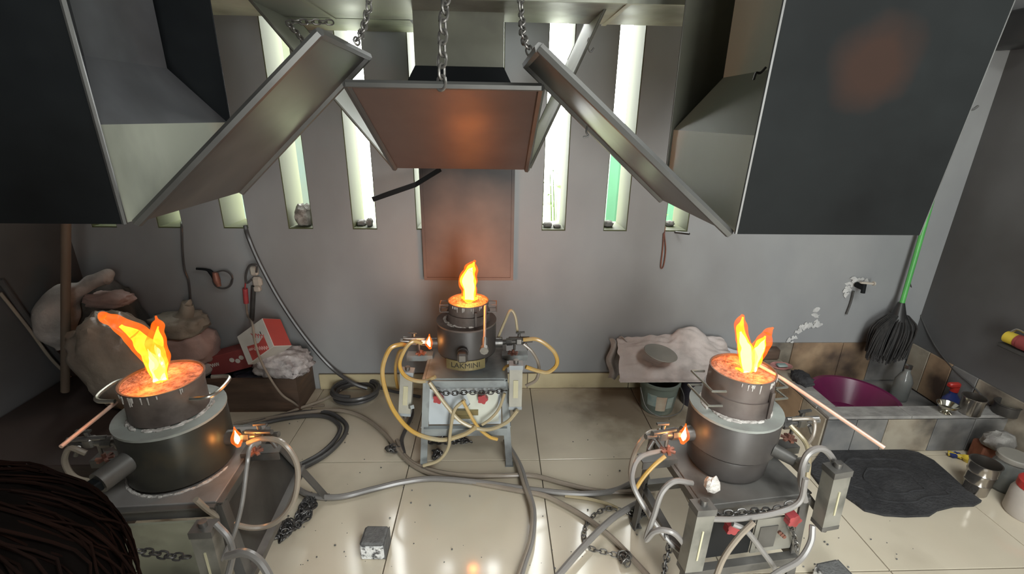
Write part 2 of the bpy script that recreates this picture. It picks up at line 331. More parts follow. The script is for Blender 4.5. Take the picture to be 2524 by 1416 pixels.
    def mesh(s, name, mats, smooth=True, ang=38):
        me = bpy.data.meshes.new(name); me.from_pydata([tuple(v) for v in s.v], [], s.f)
        for m in (mats if isinstance(mats, (list, tuple)) else [mats]): me.materials.append(M[m])
        me.polygons.foreach_set('material_index', s.mi)
        if smooth:
            me.polygons.foreach_set('use_smooth', [True]*len(me.polygons))
            try: me.set_sharp_from_angle(angle=R(ang))
            except Exception: pass
        me.validate(); me.update(); return me
    def build(s, name, mats, parent=None, smooth=True, ang=38, origin=None, **props):
        if parent is None:
            if origin is None:
                xs = [v.x for v in s.v]; ys = [v.y for v in s.v]; zs = [v.z for v in s.v]
                origin = Vector(((min(xs)+max(xs))/2, (min(ys)+max(ys))/2, min(zs)))
            s.v = [v-origin for v in s.v]
        elif parent.get('_world'): s.v = [v-parent.location for v in s.v]
        elif parent.get('_world2'): s.v = [v-parent.parent.location for v in s.v]
        o = bpy.data.objects.new(name, s.mesh(name, mats, smooth, ang)); COL.objects.link(o)
        if parent is None: o.location = origin
        else:
            o.parent = parent
            if parent.get('_world'): o['_world2'] = 1
        for k, v in props.items(): o[k] = v
        return o
def tag(o, label, cat, group=None, kind=None):
    o['label'] = label; o['category'] = cat
    if group: o['group'] = group
    if kind: o['kind'] = kind
    return o
def thing(name, loc, label, cat, group=None, rz=0, world=False):
    """Empty at the base of a thing; world=True: its parts are given in world coordinates"""
    o = bpy.data.objects.new(name, None); COL.objects.link(o); o.location = loc; o.rotation_euler.z = rz; o.empty_display_size = .05
    if world: WORLD.append(o); o['_world'] = 1
    return tag(o, label, cat, group)
WORLD = []
def inst(name, me, parent, loc=(0, 0, 0), rot=None, scale=None):
    o = bpy.data.objects.new(name, me); COL.objects.link(o); o.parent = parent
    mw = Matrix.Translation(loc) @ (rot.to_4x4() if rot else Matrix.Identity(4))
    o.matrix_local = mw
    if scale: o.scale = scale
    return o
def struct(o): o['kind'] = 'structure'; return o
def text_mesh(txt, size, extrude=.0008):
    cu = bpy.data.curves.new('lettering', 'FONT'); cu.body = txt; cu.size = size; cu.extrude = extrude; cu.align_x = 'CENTER'; cu.align_y = 'CENTER'
    o = bpy.data.objects.new('lettering', cu); COL.objects.link(o); dg = bpy.context.evaluated_depsgraph_get()
    me = bpy.data.meshes.new_from_object(o.evaluated_get(dg)); bpy.data.objects.remove(o); return me

# ------------------------------------------------------------------ the room
XL, XR, YB, YR, ZC = -2.15, 2.47, 2.415, -1.25, 2.75
WT = .22
# floor slab with its tiles
fl = struct(MB().bx(XL-.2, XR+.2, YR-.3, YB+.1, -.12, -.006).build('floor', 'grout', origin=Vector((0, 0, 0))))
TX0, TY0, TS = .217, 1.785, .6
tm = {}
nx0 = math.floor((XL-TX0)/TS); ny0 = math.floor((YR-TY0)/TS)
for i in range(nx0, 8):
    for j in range(ny0, 4):
        x0, x1 = max(TX0+i*TS, XL), min(TX0+(i+1)*TS, XR); y0, y1 = max(TY0+j*TS, YR), min(TY0+(j+1)*TS, YB)
        if x1-x0 < .02 or y1-y0 < .02: continue
        k = (round(x1-x0, 3), round(y1-y0, 3))
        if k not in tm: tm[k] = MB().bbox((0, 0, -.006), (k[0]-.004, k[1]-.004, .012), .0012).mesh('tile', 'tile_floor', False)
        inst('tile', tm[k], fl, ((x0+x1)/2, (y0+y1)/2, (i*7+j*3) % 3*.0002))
# back wall: dado, piers between the slots, head
SL = [(-2.03+.326*k, -2.03+.326*k+.125) for k in range(14)]
SL = [(a, b) for a, b in SL if b < 1.2]
SZ0, SZ1 = .945, 2.35
wb = MB()
wb.bx(XL-.2, XR+.2, YB, YB+WT, -.1, SZ0)
wb.bx(XL-.2, XR+.2, YB, YB+WT, SZ1, ZC+.1)
edge = XL-.2
for a, b in SL+[(XR+.2, None)]:
    wb.bx(edge, a, YB, YB+WT, SZ0, SZ1); edge = b
wbo = struct(wb.build('wall_back', 'wall_paint', smooth=False))
# painted reveals lining each slot: jambs and sill
for i, (a, b) in enumerate(SL):
    w = MB(); y0, y1 = YB+.004, YB+WT
    w.bx(a, a+.004, y0, y1, SZ0, SZ1); w.bx(b-.004, b, y0, y1, SZ0, SZ1); w.bx(a+.004, b-.004, y0, y1, SZ0, SZ0+.006)
    struct(w.build('window_%d' % (i+1), 'jamb_paint', smooth=False))
struct(MB().bx(XL-.2, XL, YR-.2, YB, -.1, ZC).build('wall_left', 'side_paint', smooth=False))
struct(MB().bx(XR, XR+.2, YR-.2, YB, -.1, ZC).build('wall_right', 'side_paint', smooth=False))
RX0, RX1, RY0, RY1 = .57, 1.73, -.68, .48
cl = MB(); cl.bx(XL-.2, RX0, YR-.2, YB+WT, ZC, ZC+.15); cl.bx(RX1, XR+.2, YR-.2, YB+WT, ZC, ZC+.15); cl.bx(RX0, RX1, YR-.2, RY0, ZC, ZC+.15); cl.bx(RX0, RX1, RY1, YB+WT, ZC, ZC+.15)
struct(cl.build('ceiling', 'ceiling_paint', smooth=False))
wr = MB(); wr.bx(XL, .27, YR-.15, YR, 0, ZC); wr.bx(1.03, XR, YR-.15, YR, 0, ZC); wr.bx(.27, 1.03, YR-.15, YR, 2.0, ZC)
struct(wr.build('wall_rear', 'side_paint', smooth=False))
# skirting tiles along the back wall
sk = struct(MB().bx(-1.0, 1.52, YB-.006, YB, 0, .10).build('baseboard_back', 'grout', smooth=False))
skm = MB().bbox((0, 0, 0), (.596, .010, .096), .002).mesh('tile', 'tile_skirt', False)
skr = sk.location
for x in (-.72, -.12, .48, 1.08):
    inst('tile', skm, sk, Vector((x+.02, YB-.011, .050))-skr)
skm2 = MB().bbox((0, 0, 0), (.13, .010, .096), .002).mesh('tile', 'tile_skirt', False)
inst('tile', skm2, sk, Vector((1.455, YB-.011, .050))-skr)
# flaked paint above the basin, broken plaster round the tap
def flakes(name, pts, size, seed):
    rnd = random.Random(seed); w = MB(); lay = 0
    for (x, y) in pts:
        for k in range(4):
            c = at(x+rnd.uniform(-7, 7), y+rnd.uniform(-5, 5), Y=YB); n = 9; r = size*rnd.uniform(.4, 1); lay += 1
            w.poly([(c.x+math.cos(2*math.pi*q/n)*r*rnd.uniform(.25, 1.5), YB-.0004-.0002*lay, c.z+math.sin(2*math.pi*q/n)*r*rnd.uniform(.25, 1.2)) for q in range(n)], .0004, (0, -1, 0))
    w.v = [v-wbo.location for v in w.v]
    o = bpy.data.objects.new(name, w.mesh(name, 'peel_white', False)); COL.objects.link(o); o.parent = wbo
    o['label'] = 'patch of flaked white paint'; return o
flakes('paint_flake', [(2014, 765), (2012, 780), (2016, 795), (1998, 800), (1978, 806), (1966, 818), (1955, 828), (1945, 838), (1985, 802), (2008, 798)], .021, 3)
flakes('paint_flake', [(2088, 712), (2096, 700), (2108, 692), (2118, 690), (2130, 696), (2138, 694), (2124, 704), (2085, 722), (2104, 690)], .020, 5)

# ------------------------------------------------------------------ outside
MBg = MB().bx(-9, 9, YB+WT+.05, 12, -.3, -.1)
struct(MBg.build('ground', 'ground', smooth=False))
def plant(loc, h, n, seed, label, spread=.5):
    rnd = random.Random(seed); r = thing('garden_plant', loc, label, 'plant', 'plants outside the slots')
    st = MB(); lf = MB()
    for k in range(n):
        a = rnd.uniform(0, 6.28); l = rnd.uniform(.6, 1)*h; p0 = Vector((rnd.uniform(-.05, .05), rnd.uniform(-.05, .05), 0))
        p1 = p0+Vector((math.cos(a)*spread*.4, math.sin(a)*spread*.4, l*.6)); p2 = p0+Vector((math.cos(a)*spread, math.sin(a)*spread, l))
        st.tube([p0, p1, p2], [.008, .006, .003], n=5, sub=4)
        for q in range(9):
            t = .3+.7*q/8; c = p0*(1-t)**2+p1*2*t*(1-t)+p2*t*t; b = rnd.uniform(0, 6.28)
            d = Vector((math.cos(b), math.sin(b), rnd.uniform(-.5, .4))).normalized(); s_ = d.cross(Vector((0, 0, 1))).normalized(); L_ = rnd.uniform(.09, .17); w_ = L_*.24
            u = Vector((0, 0, .012))
            lf.add([c, c+d*L_*.4+s_*w_, c+d*L_, c+d*L_*.4-s_*w_, c+d*L_*.45+u], [(0, 1, 4), (1, 2, 4), (2, 3, 4), (3, 0, 4), (0, 3, 2, 1)])
    st.build('stem', 'leaf', r); lf.build('foliage', 'leaf', r, smooth=False, kind='stuff')
plant((.50, 3.7, -.1), 1.45, 9, 1, 'leafy green plant outside, seen through the slot right of the middle hood', .30)
plant((1.30, 3.6, -.1), 1.25, 9, 2, 'leafy green plant outside just in front of the green sheet fence', .30)
plant((2.1, 4.8, -.1), 1.5, 9, 3, 'leafy green plant outside, furthest right beyond the slots', .4)
g = MB()
for k in range(12): g.bx(.98+k*.08, 1.06+k*.08, 4.05+(k % 2)*.02, 4.075+(k % 2)*.02, -.1, 1.38)
tag(g.build('green_sheet_fence', 'green_sheet', smooth=False), 'green corrugated sheet fence outside the right-hand slots', 'fence')
for nm, x0, x1, h, lb in (('yard_wall', -4.6, -1.2, 2.4, 'pale garden wall outside the left-hand slots'),):
    tag(MB().bx(x0, x1, 3.5, 3.65, -.1, h).build(nm, 'yard_wall', smooth=False), lb, 'wall')

# ------------------------------------------------------------------ extraction hoods
def panel(p, thick, nrm):  # four corners -> thin plate
    return MB().poly(p, thick, nrm)
def plate(w, A, B, C, D, t=.006, rim=.0, mi=None):
    """sheet-metal plate A-B-C-D (A,B hinge side) with turned lips on its long edges"""
    A, B, C, D = map(Vector, (A, B, C, D)); n = (B-A).cross(D-A).normalized()
    w.poly([A, B, C, D], t, n, mi)
    return n
def lips(A, B, C, D, size, n, mi=None, top=True):
    w = MB(); A, B, C, D = map(Vector, (A, B, C, D))
    for p, q in ((B, C), (D, A)) + (((C, D),) if top else ()):
        w.tube([p+n*size*.3, q+n*size*.3], size*.5, n=6, smooth=False)
    return w
def frustum(x0, x1, y0, y1, z0, X0, X1, Y0, Y1, z1):
    w = MB(); vs = [(x0, y0, z0), (x1, y0, z0), (x1, y1, z0), (x0, y1, z0), (X0, Y0, z1), (X1, Y0, z1), (X1, Y1, z1), (X0, Y1, z1)]
    return w.add(vs, [(0, 1, 5, 4), (1, 2, 6, 5), (2, 3, 7, 6), (3, 0, 4, 7)])
def shell(x0, x1, y0, y1, z0, z1, t=.004):
    w = MB(); w.bx(x0, x1, y0, y0+t, z0, z1); w.bx(x0, x1, y1-t, y1, z0, z1); w.bx(x0, x0+t, y0+t, y1-t, z0, z1); w.bx(x1-t, x1, y0+t, y1-t, z0, z1); return w
def flap(root, name, A, B, C, D, material, out, lip=.010, lipmat='soot_edge', t=.005):
    A, B, C, D = map(Vector, (A, B, C, D)); n = (B-A).cross(D-A).normalized()
    if n.dot(Vector(out)) < 0: n = -n; A, B, C, D = B, A, D, C
    o = MB().poly([A, B, C, D], t, n).build(name, material, root, smooth=False)
    lips(A, B, C, D, lip, n).build('rolled_edge', lipmat, o)
    return o
ZB, ZBT = 1.28, 1.475
# left station
h = thing('extraction_hood', (-.99, 1.22, ZB), 'sooty steel extraction hood hanging over the left furnace, flap opened to the right', 'hood', 'extraction hoods', world=True)
shell(-1.21, -.77, 1.0, 1.47, ZB, ZBT).build('hood_box', 'hood_metal', h, smooth=False)
frustum(-1.21, -.77, 1.0, 1.47, ZBT, -1.13, -.855, 1.12, 1.385, 1.608).build('pyramid', 'hood_dark', h, smooth=False)
shell(-1.13, -.855, 1.12, 1.385, 1.608, 2.25).build('duct', 'hood_dark', h, smooth=False)
flap(h, 'front_flap', (-1.30, .995, ZB), (-.765, .995, ZB), (-.765, .985, 2.05), (-1.30, .985, 2.05), 'soot_metal', (0, -1, 0), lip=.010, lipmat='flap_metal')
flap(h, 'rear_flap', (-1.30, 1.475, ZB), (-.765, 1.475, ZB), (-.765, 1.485, 1.95), (-1.30, 1.485, 1.95), 'soot_metal', (0, -1, 0), lip=.006, lipmat='soot_metal')
flap(h, 'side_flap', (-.765, 1.02, ZB), (-.765, 1.46, ZB), (-.345, 1.43, 1.655), (-.345, 1.045, 1.655), 'flap_metal', (1, 0, -1), lip=.020, lipmat='flap_metal')
# right station
h = thing('extraction_hood', (.70, 1.17, ZB), 'sooty steel extraction hood hanging over the right furnace, flap opened to the left', 'hood', 'extraction hoods', world=True)
shell(.51, .885, .95, 1.39, ZB, ZBT).build('hood_box', 'galvanised', h, smooth=False)
frustum(.51, .885, .95, 1.39, ZBT, .585, .83, 1.02, 1.29, 1.605).build('pyramid', 'hood_metal', h, smooth=False)
shell(.585, .83, 1.02, 1.29, 1.605, 2.25).build('duct', 'galvanised', h, smooth=False)
flap(h, 'front_flap', (.505, .945, ZB), (.90, .945, ZB), (.93, .905, 2.05), (.505, .905, 2.05), 'soot_stained', (0, -1, 0), lip=.007, lipmat='flap_metal')
flap(h, 'rear_flap', (.505, 1.395, ZB), (.90, 1.395, ZB), (.90, 1.405, 1.95), (.505, 1.405, 1.95), 'duct_sooty', (0, -1, 0), lip=.005)
flap(h, 'side_flap', (.505, .96, ZB), (.505, 1.39, ZB), (.09, 1.40, 1.64), (.09, .985, 1.63), 'flap_metal', (-1, 0, -1), lip=.020, lipmat='flap_metal')
# middle station
h = thing('extraction_hood', (-.12, 1.98, 1.33), 'rust-brown extraction hood over the middle furnace with three flaps spread open', 'hood', 'extraction hoods', world=True)
shell(-.36, .12, 1.76, 2.24, 1.33, 1.50).build('hood_box', 'hood_metal', h, smooth=False)
frustum(-.36, .12, 1.76, 2.24, 1.50, -.28, .035, 1.85, 2.14, 1.67).build('pyramid', 'soot_metal', h, smooth=False)
shell(-.28, .035, 1.85, 2.14, 1.67, 1.842).build('duct', 'duct_sooty', h, smooth=False)
flap(h, 'front_flap', (-.355, 1.75, 1.328), (.120, 1.75, 1.328), (.118, 1.27, 1.578), (-.362, 1.27, 1.578), 'rust_flap', (0, -1, -1), lip=.020, lipmat='flap_metal')
flap(h, 'side_flap', (-.365, 1.76, 1.33), (-.365, 2.2, 1.33), (-.80, 2.2, 1.87), (-.80, 1.76, 1.87), 'hood_metal', (-1, 0, -1), lip=.010)
flap(h, 'side_flap', (.130, 1.76, 1.33), (.130, 2.2, 1.33), (.375, 2.2, 1.87), (.375, 1.76, 1.87), 'galvanised', (1, 0, -1), lip=.010)
bp = MB().bx(-.365, .105, 2.372, 2.380, .685, 1.34).build('back_plate', 'rust_plate', h, smooth=False)
w = MB()
for a in ((-.365, 2.366, .685, .105, 2.372, .700), (-.365, 2.366, .700, -.350, 2.372, 1.34), (.090, 2.366, .700, .105, 2.372, 1.34)): w.bx(a[0], a[3], a[1], a[4], a[2], a[5])
w.build('plate_frame', 'rust_plate', bp, smooth=False)
w = MB(); w.bar(at(918, 492, Y=2.2), at(1025, 455, Y=2.25), .012, .022); w.bar(at(1025, 455, Y=2.25), at(1085, 418, Y=2.2), .012, .020)
w.build('brace_bar', 'soot_metal', h, smooth=False)
# long collecting duct under the ceiling
pd = thing('collecting_duct', (0, 1.9, 1.84), 'long flat sheet-metal collecting duct running under the ceiling above the three hoods', 'duct', world=True)
pm = MB(); z0 = 1.842
pm.add([(-1.30, 1.66, z0), (1.0, 1.66, z0), (1.0, 2.02, z0), (-1.30, 2.02, z0), (-1.30, 1.66, 2.3), (1.0, 1.66, 2.3), (1.0, 2.02, 2.3), (-1.30, 2.02, 2.3)],
       [(3, 2, 1, 0), (4, 5, 6, 7), (0, 1, 5, 4), (1, 2, 6, 5), (2, 3, 7, 6), (3, 0, 4, 7)])
pm.build('duct_body', 'duct_metal', pd, smooth=False)
sm = MB()
for x in (-1.29, -.60, .42, .99): sm.bx(x-.008, x+.008, 1.652, 2.028, z0-.004, z0+.01)
sm.bx(-1.30, 1.0, 1.652, 1.668, z0-.003, z0+.012)
sm.build('seam', 'hood_metal', pd, smooth=False)
MB().bx(-.86, -.33, 2.10, 2.38, 1.853, 2.3).build('branch_box', 'hood_metal', pd, smooth=False)
w = MB(); w.cyl((-1.15, 1.25, 2.0), (-1.15, 1.25, 2.75), .006); w.cyl((.8, 1.15, 2.0), (.8, 1.15, 2.75), .006); w.cyl((-.1, 1.84, 2.3), (-.1, 1.84, 2.75), .006)
w.build('hanger_rod', 'soot_metal', pd)

# ------------------------------------------------------------------ chains
def link_mesh(L=.036, Wd=.024, r=.0036, matn='chain_grey', n=12, k=6):
    pts = []
    for i in range(n):
        q = 2*math.pi*i/n; x = math.cos(q)*Wd/2; y = math.sin(q)*Wd/2; y += math.copysign((L-Wd)/2, y) if abs(y) > 1e-6 else 0
        pts.append((x, 0, y))
    return MB().tube(pts, r, n=k, smooth=False, closed=True).mesh('link', matn)
def sample(pts, pitch):
    P = [Vector(p) for p in pts]; out = []; acc = 0
    if len(P) > 2:
        Q = []
        for i in range(len(P)-1):
            p1, p2 = P[i], P[i+1]; p0 = P[i-1] if i else p1*2-p2; p3 = P[i+2] if i+2 < len(P) else p2*2-p1
            for k in range(24):
                t = k/24; Q.append(.5*((2*p1)+(p2-p0)*t+(2*p0-5*p1+4*p2-p3)*t*t+(3*p1-p0-3*p2+p3)*t**3))
        Q.append(P[-1]); P = Q
    nxt = 0
    for a, b in zip(P, P[1:]):
        d = (b-a).length
        while nxt <= acc+d+1e-9 and d > 0:
            out.append((a+(b-a)*((nxt-acc)/d), (b-a).normalized())); nxt += pitch
        acc += d
    return out
def orient(t, roll):
    z = t.normalized(); x = z.cross(Vector((.13, .99, .05))).normalized(); y = z.cross(x); m = Matrix((x, y, z)).transposed()
    return m @ Matrix.Rotation(roll, 3, 'Z')
LM = link_mesh(); LMS = link_mesh(.026, .017, .0026); LMD = link_mesh(.026, .018, .0028, 'chain_dark')
def chain(pts, label, me=LM, pitch=.027, group='chains holding the hood flaps'):
    S = sample(pts, pitch); o = S[-1][0]; r = thing('chain', o, label, 'chain', group)
    for i, (p, t) in enumerate(S): inst('link', me, r, p-o, orient(t, (i % 2)*R(90)+R(20)))
    return r
def chain_mesh(pts, label, me, pitch, seed=0, group=None, jit=.3, name='chain'):
    rnd = random.Random(seed); w = MB(); vs = [v.co.copy() for v in me.vertices]; fs = [tuple(p.vertices) for p in me.polygons]
    for i, (p, t) in enumerate(sample(pts, pitch)):
        m = orient(t, (i % 2)*R(90)+R(45)+rnd.uniform(-jit, jit)); w.add([p+m @ v for v in vs], fs)
    o = w.build(name, me.materials[0].name); tag(o, label, 'chain', group); return o
CHT = 1.84
chain([Vector((-.163, 1.40, 2.74)), Vector((-.163, 1.39, 2.2)), at(1096, -60, Y=1.36), at(1092, 60, Y=1.30), at(1088, 212, Y=1.262)], 'grey steel chain hanging straight down to the middle hood front flap')
chain([Vector((-.33, 1.44, 2.74)), Vector((-.328, 1.43, 2.2)), at(908, -30, Y=1.40), at(903, 40, Y=1.36), at(890, 85, Y=1.30), at(874, 108, Y=1.25)], 'short steel chain holding up the left hood flap from above', LMS, .020)
chain([at(812, 55, Y=1.75), at(760, 54, Y=1.72), at(712, 56, Y=1.7), at(735, 85, Y=1.65), at(757, 118, Y=1.6)], 'small chain looped sideways behind the top of the left hood flap', LMS, .020)
chain([Vector((.07, 1.40, 2.74)), Vector((.068, 1.38, 2.2)), at(1284, -30, Y=1.35), at(1286, 40, Y=1.32), at(1290, 90, Y=1.25), at(1308, 132, Y=1.2)], 'thin steel chain holding up the right hood flap from above', LMS, .020)

# ------------------------------------------------------------------ furnaces on their stands
def furnace(loc, rz, label, fr, board, bodym, ringm, rb, top=.165, bot=.19, body0=.455, body1=.64, foot=True, port='pipe', meters=(), glow=None, name_plate=False, mm='meter_grey', wide=False, pm=None, th=.44, front='white', knobs=()):
    t = thing('melting_furnace', loc, label, 'furnace', 'melting furnaces', rz)
    P = lambda sx, sy, z: Vector((sx*(bot+(top-bot)*z/th), sy*(bot+(top-bot)*z/th), z))
    for sx in (-1, 1):
        for sy in (-1, 1):
            w = MB(); a, b = P(sx, sy, 0), P(sx, sy, th-.012)
            d = .030
            w.bar(a, b, d, .005, (0, 1, 0)); w.bar(a+Vector((sx*(d/2-.0025), -sy*(d/2), 0)), b+Vector((sx*(d/2-.0025), -sy*(d/2), 0)), .005, d, (0, 1, 0))
            w.box((a.x, a.y-sy*.008, .003), (.036, .03, .006))
            w.build('leg', fr, t, smooth=False)
    for s in (-1, 1):
        for ax in (0, 1):
            for z, hh, nm in ((th-.022, .040, 'top_rail'), (.185, .042, 'lower_rail')):
                a = P(-1, s, z) if ax == 0 else P(s, -1, z); b = P(1, s, z) if ax == 0 else P(s, 1, z)
                off = Vector((0, s*.004, 0)) if ax == 0 else Vector((s*.004, 0, 0))
                w = MB(); w.bar(a+off, b+off, .006, hh); w.bar(a+off+Vector((0, 0, hh/2)), b+off+Vector((0, 0, hh/2)), .026, .005)
                w.build(nm, fr, t, smooth=False)
    MB().bbox((0, 0, th+.001), (top*2+.012, top*2+.012, .008), .002).build('table_plate', pm or fr, t, smooth=False)
    # front board behind the hoses
    yb = -(bot+(top-bot)*.3/th)+.012
    if front == 'white':
        bo = MB().bx(-.165, .155, yb-.004, yb+.004, .21, .40).build('front_board', board, t, smooth=False)
        w = MB().poly([(.0, yb-.008, .375), (.14, yb-.008, .385), (.145, yb-.008, .23), (.04, yb-.008, .215), (-.02, yb-.008, .27), (.02, yb-.008, .32)], .004, (0, -1, 0)); w.build('patch_board', 'board_light', bo, smooth=False)
        w = MB(); w.bx(-.05, .055, yb-.022, yb-.004, .268, .292); w.bx(-.06, .02, yb-.016, yb-.004, .246, .262); w.build('latch', 'brass_plate', bo, smooth=False)
    elif front == 'dark':
        bo = MB().bx(-.17, .02, yb-.002, yb+.004, .22, .385).build('front_board', 'black_hole', t, smooth=False)
        b2 = MB().bx(.02, .16, yb-.010, yb-.004, .225, .36).build('switch_plate', 'board_plate', t, smooth=False)
        w = MB(); w.bx(.035, .095, yb-.013, yb-.010, .245, .33); w.build('cover', 'frame_grey', b2, smooth=False)
        w = MB()
        for q in (.105, .115, .125): w.cyl((q, yb-.016, .30-(q-.105)), (q, yb-.008, .30-(q-.105)), .006, n=10)
        w.build('screw', 'valve_rust', b2)
    else:
        MB().bx(-.17, .17, yb-.004, yb+.004, .03, .40).build('front_board', board, t, smooth=False)
        w = MB(); a0, a1 = P(1, -1, .40), P(1, 1, .40); b0, b1 = P(1, -1, .16), P(1, 1, .16)
        w.poly([a0+Vector((-.006, .02, 0)), a1+Vector((-.006, -.02, 0)), b1+Vector((-.006, -.02, 0)), b0+Vector((-.006, .02, 0))], .004, (1, 0, .4)); w.build('side_board', 'frame_dark', t, smooth=False)
    for kx, kz in knobs:
        w = MB(); pr = []
        for i in range(20):
            q = 2*math.pi*i/20; r = .0205+.0035*math.cos(5*q); pr.append((kx+r*math.cos(q), yb-.045, kz+r*math.sin(q)))
        w.poly(pr, .022, (0, 1, 0)); k = w.build('valve_knob', 'knob_red', t, ang=25)
        MB().cyl((kx, yb-.024, kz), (kx, yb-.002, kz), .009, n=12).build('stem', 'fitting', k)
    # side arms carrying the burner valves
    for s in (-1, 1):
        w = MB(); w.box((s*(top+.055), .03, th+.018), (.12, .045, .005)); w.box((s*(top+.055), .008, th+.006), (.12, .005, .026)); w.build('side_arm', fr, t, smooth=False)
    # furnace shell
    w = MB()
    if wide: w.lathe([(rb*.80, th+.003), (rb*.88, th+.018), (rb*.92, body0+.03), (rb*.91, body0+.038), (rb*.84, body0+.040), (rb*.84, body0+.046)], n=40)
    elif foot: w.lathe([(rb*.72, th+.003), (rb*.74, th+.05), (rb*.86, th+.055), (rb*.88, body0+.04), (rb*.98, body0+.045)], n=40)
    w.lathe([(rb*.96, body0+(.045 if foot else 0)), (rb, body0+(.05 if foot else .004)), (rb, body1-.004), (rb*.985, body1)], n=40)
    bd = w.build('furnace_body', bodym, t)
    MB().lathe([(rb*.62, body1-.004), (rb*1.012, body1-.004), (rb*1.015, body1+.004), (rb*.62, body1+.005)], n=40).build('top_ring', ringm, bd)
    rnd = random.Random(int(loc[0]*100)); w = MB()
    for k in range(60):
        q = rnd.uniform(0, 6.28); r = rb*rnd.uniform(.67, .76); sx = rnd.uniform(.012, .045)
        w.blob((r*math.cos(q), r*math.sin(q), body1+.006), (sx, rnd.uniform(.005, .013), rnd.uniform(.004, .010)), seed=k, amp=.45, n=10, m=5, freq=3.5, rot=Matrix.Rotation(q+1.57, 3, 'Z'))
    w.build('cement_luting', 'plaster', bd, kind='stuff')
    if not foot:
        w = MB()
        for k in range(40):
            q = rnd.uniform(3.5, 6.1); r = rb*rnd.uniform(1.0, 1.03); w.blob((r*math.cos(q), r*math.sin(q), th+.006), (rnd.uniform(.012, .035), .008, .007), seed=k, amp=.4, n=8, m=5, rot=Matrix.Rotation(q+1.57, 3, 'Z'))
        w.build('base_luting', 'plaster', bd, kind='stuff')
    # pouring port
    if port == 'pipe':
        d = Vector((.03, -1, -.06)).normalized(); o0 = Vector((-.01, -rb+.012, body0+.105))
        w = MB(); w.cyl(o0, o0+d*.055, .021, n=18); w.cyl(o0+d*.03, o0+d*.036, .025, n=18); p = w.build('port_pipe', bodym, bd)
        w = MB(); w.bbox(o0+d*.068, (.042, .03, .042), .008); p2 = w.build('nut', 'fitting', p, smooth=False)
        MB().cyl(o0+d*.082, o0+d*.085, .009, n=12).build('hole', 'black_hole', p2) if False else None
    elif port == 'nut':
        d = Vector((.75, -1, -.15)).normalized(); o0 = Vector((.068, -rb*.85, .57))
        w = MB(); w.cyl(o0, o0+d*.06, .020, .017, n=18); p = w.build('port_pipe', 'frame_grey', bd)
        MB().bbox(o0+d*.075+Vector((0, 0, -.003)), (.036, .036, .030), .003).build('nut', 'board_plate', p, smooth=False)
        w = MB(); w.cyl(o0+d*.08+Vector((0, 0, -.015)), o0+d*.08+Vector((0, 0, -.04)), .008, .004, n=10); w.build('drip', 'fitting', p)
    else:
        d = Vector((-.42, -1, -.10)).normalized(); o0 = Vector((-.06, -rb*.86, body0+.105))
        w = MB(); w.cyl(o0, o0+d*.085, .031, n=22); p = w.build('port_pipe', 'frame_grey', bd)
        q = MB(); q.bbox(o0+d*.105, (.038, .045, .030), .004, Matrix.Rotation(-.4, 3, 'Z')); q.build('plug', 'soot_metal', p, smooth=False)
    # burners at both sides
    for s in (-1, 1):
        zb = body0+.078; y0 = .0; x0 = s*(rb-.01)
        w = MB(); w.cyl((x0, y0, zb), (s*(rb+.03), y0, zb), .024, n=16); w.cyl((s*(rb+.03), y0, zb), (s*(rb+.125), y0-.012, zb+.012), .012, n=12)
        w.cyl((s*(rb+.05), y0, zb+.002), (s*(rb+.075), y0-.005, zb+.006), .019, n=8); b = w.build('burner', 'fitting', t)
        w = MB(); w.cyl((s*(rb+.06), y0-.003, zb+.02), (s*(rb+.15), y0-.03, zb+.035), .008, n=10); w.cyl((s*(rb+.125), y0-.012, zb+.012), (s*(rb+.165), y0-.02, zb+.018), .009, n=10)
        w.cyl((s*(rb+.085), y0-.007, zb+.008), (s*(rb+.085), y0-.007, zb-.035), .006, n=8); w.build('hose_barb', 'fitting', b)
        w = MB(); w.bbox((s*(rb+.105), y0-.01, zb+.012), (.03, .03, .034), .005); w.cyl((s*(rb+.105), y0-.01, zb+.03), (s*(rb+.105), y0-.012, zb+.05), .007, n=10); w.cyl((s*(rb+.135), y0-.018, zb+.0), (s*(rb+.15), y0-.02, zb-.03), .0065, n=10); w.build('valve_block', 'fitting', b, smooth=False)
        w = MB(); w.bar((s*(rb+.09), y0-.012, zb+.052), (s*(rb+.13), y0-.014, zb+.056), .009, .006); w.build('valve_lever', 'frame_dark', b, smooth=False)
        w = MB(); c = Vector((s*(rb+.078), y0-.01, zb-.052))
        for k in range(6):
            q = k*math.pi/3+.3; w.bar(c, c+Vector((math.cos(q)*.024, math.sin(q)*.024, .002)), .010, .006)
        w.cyl(c-Vector((0, 0, .006)), c+Vector((0, 0, .018)), .006, n=8); w.build('star_valve', 'valve_rust', b, smooth=False)
    for s in (glow or ()):
        w = MB(); zb = body0+.085; x = s*(rb+.034)
        w.tube([(x, -.016, zb-.02), (x+s*.004, -.021, zb), (x+s*.001, -.018, zb+.03)], [.003, .0085, .001], n=10, sub=6)
        f = w.build('port_flame', 'flame_white', t)
        w = MB(); w.tube([(x, -.014, zb-.030), (x+s*.003, -.020, zb), (x, -.016, zb+.042)], [.008, .018, .002], n=12, sub=6); w.build('flame_halo', 'flame_orange', f)
        l = bpy.data.lights.new('port_light', 'POINT'); l.energy = .22; l.color = (1, .35, .08); l.shadow_soft_size = .012
        lo = bpy.data.objects.new('port_light', l); COL.objects.link(lo); lo.parent = t; lo.location = (x+s*.03, -.05, zb+.01)
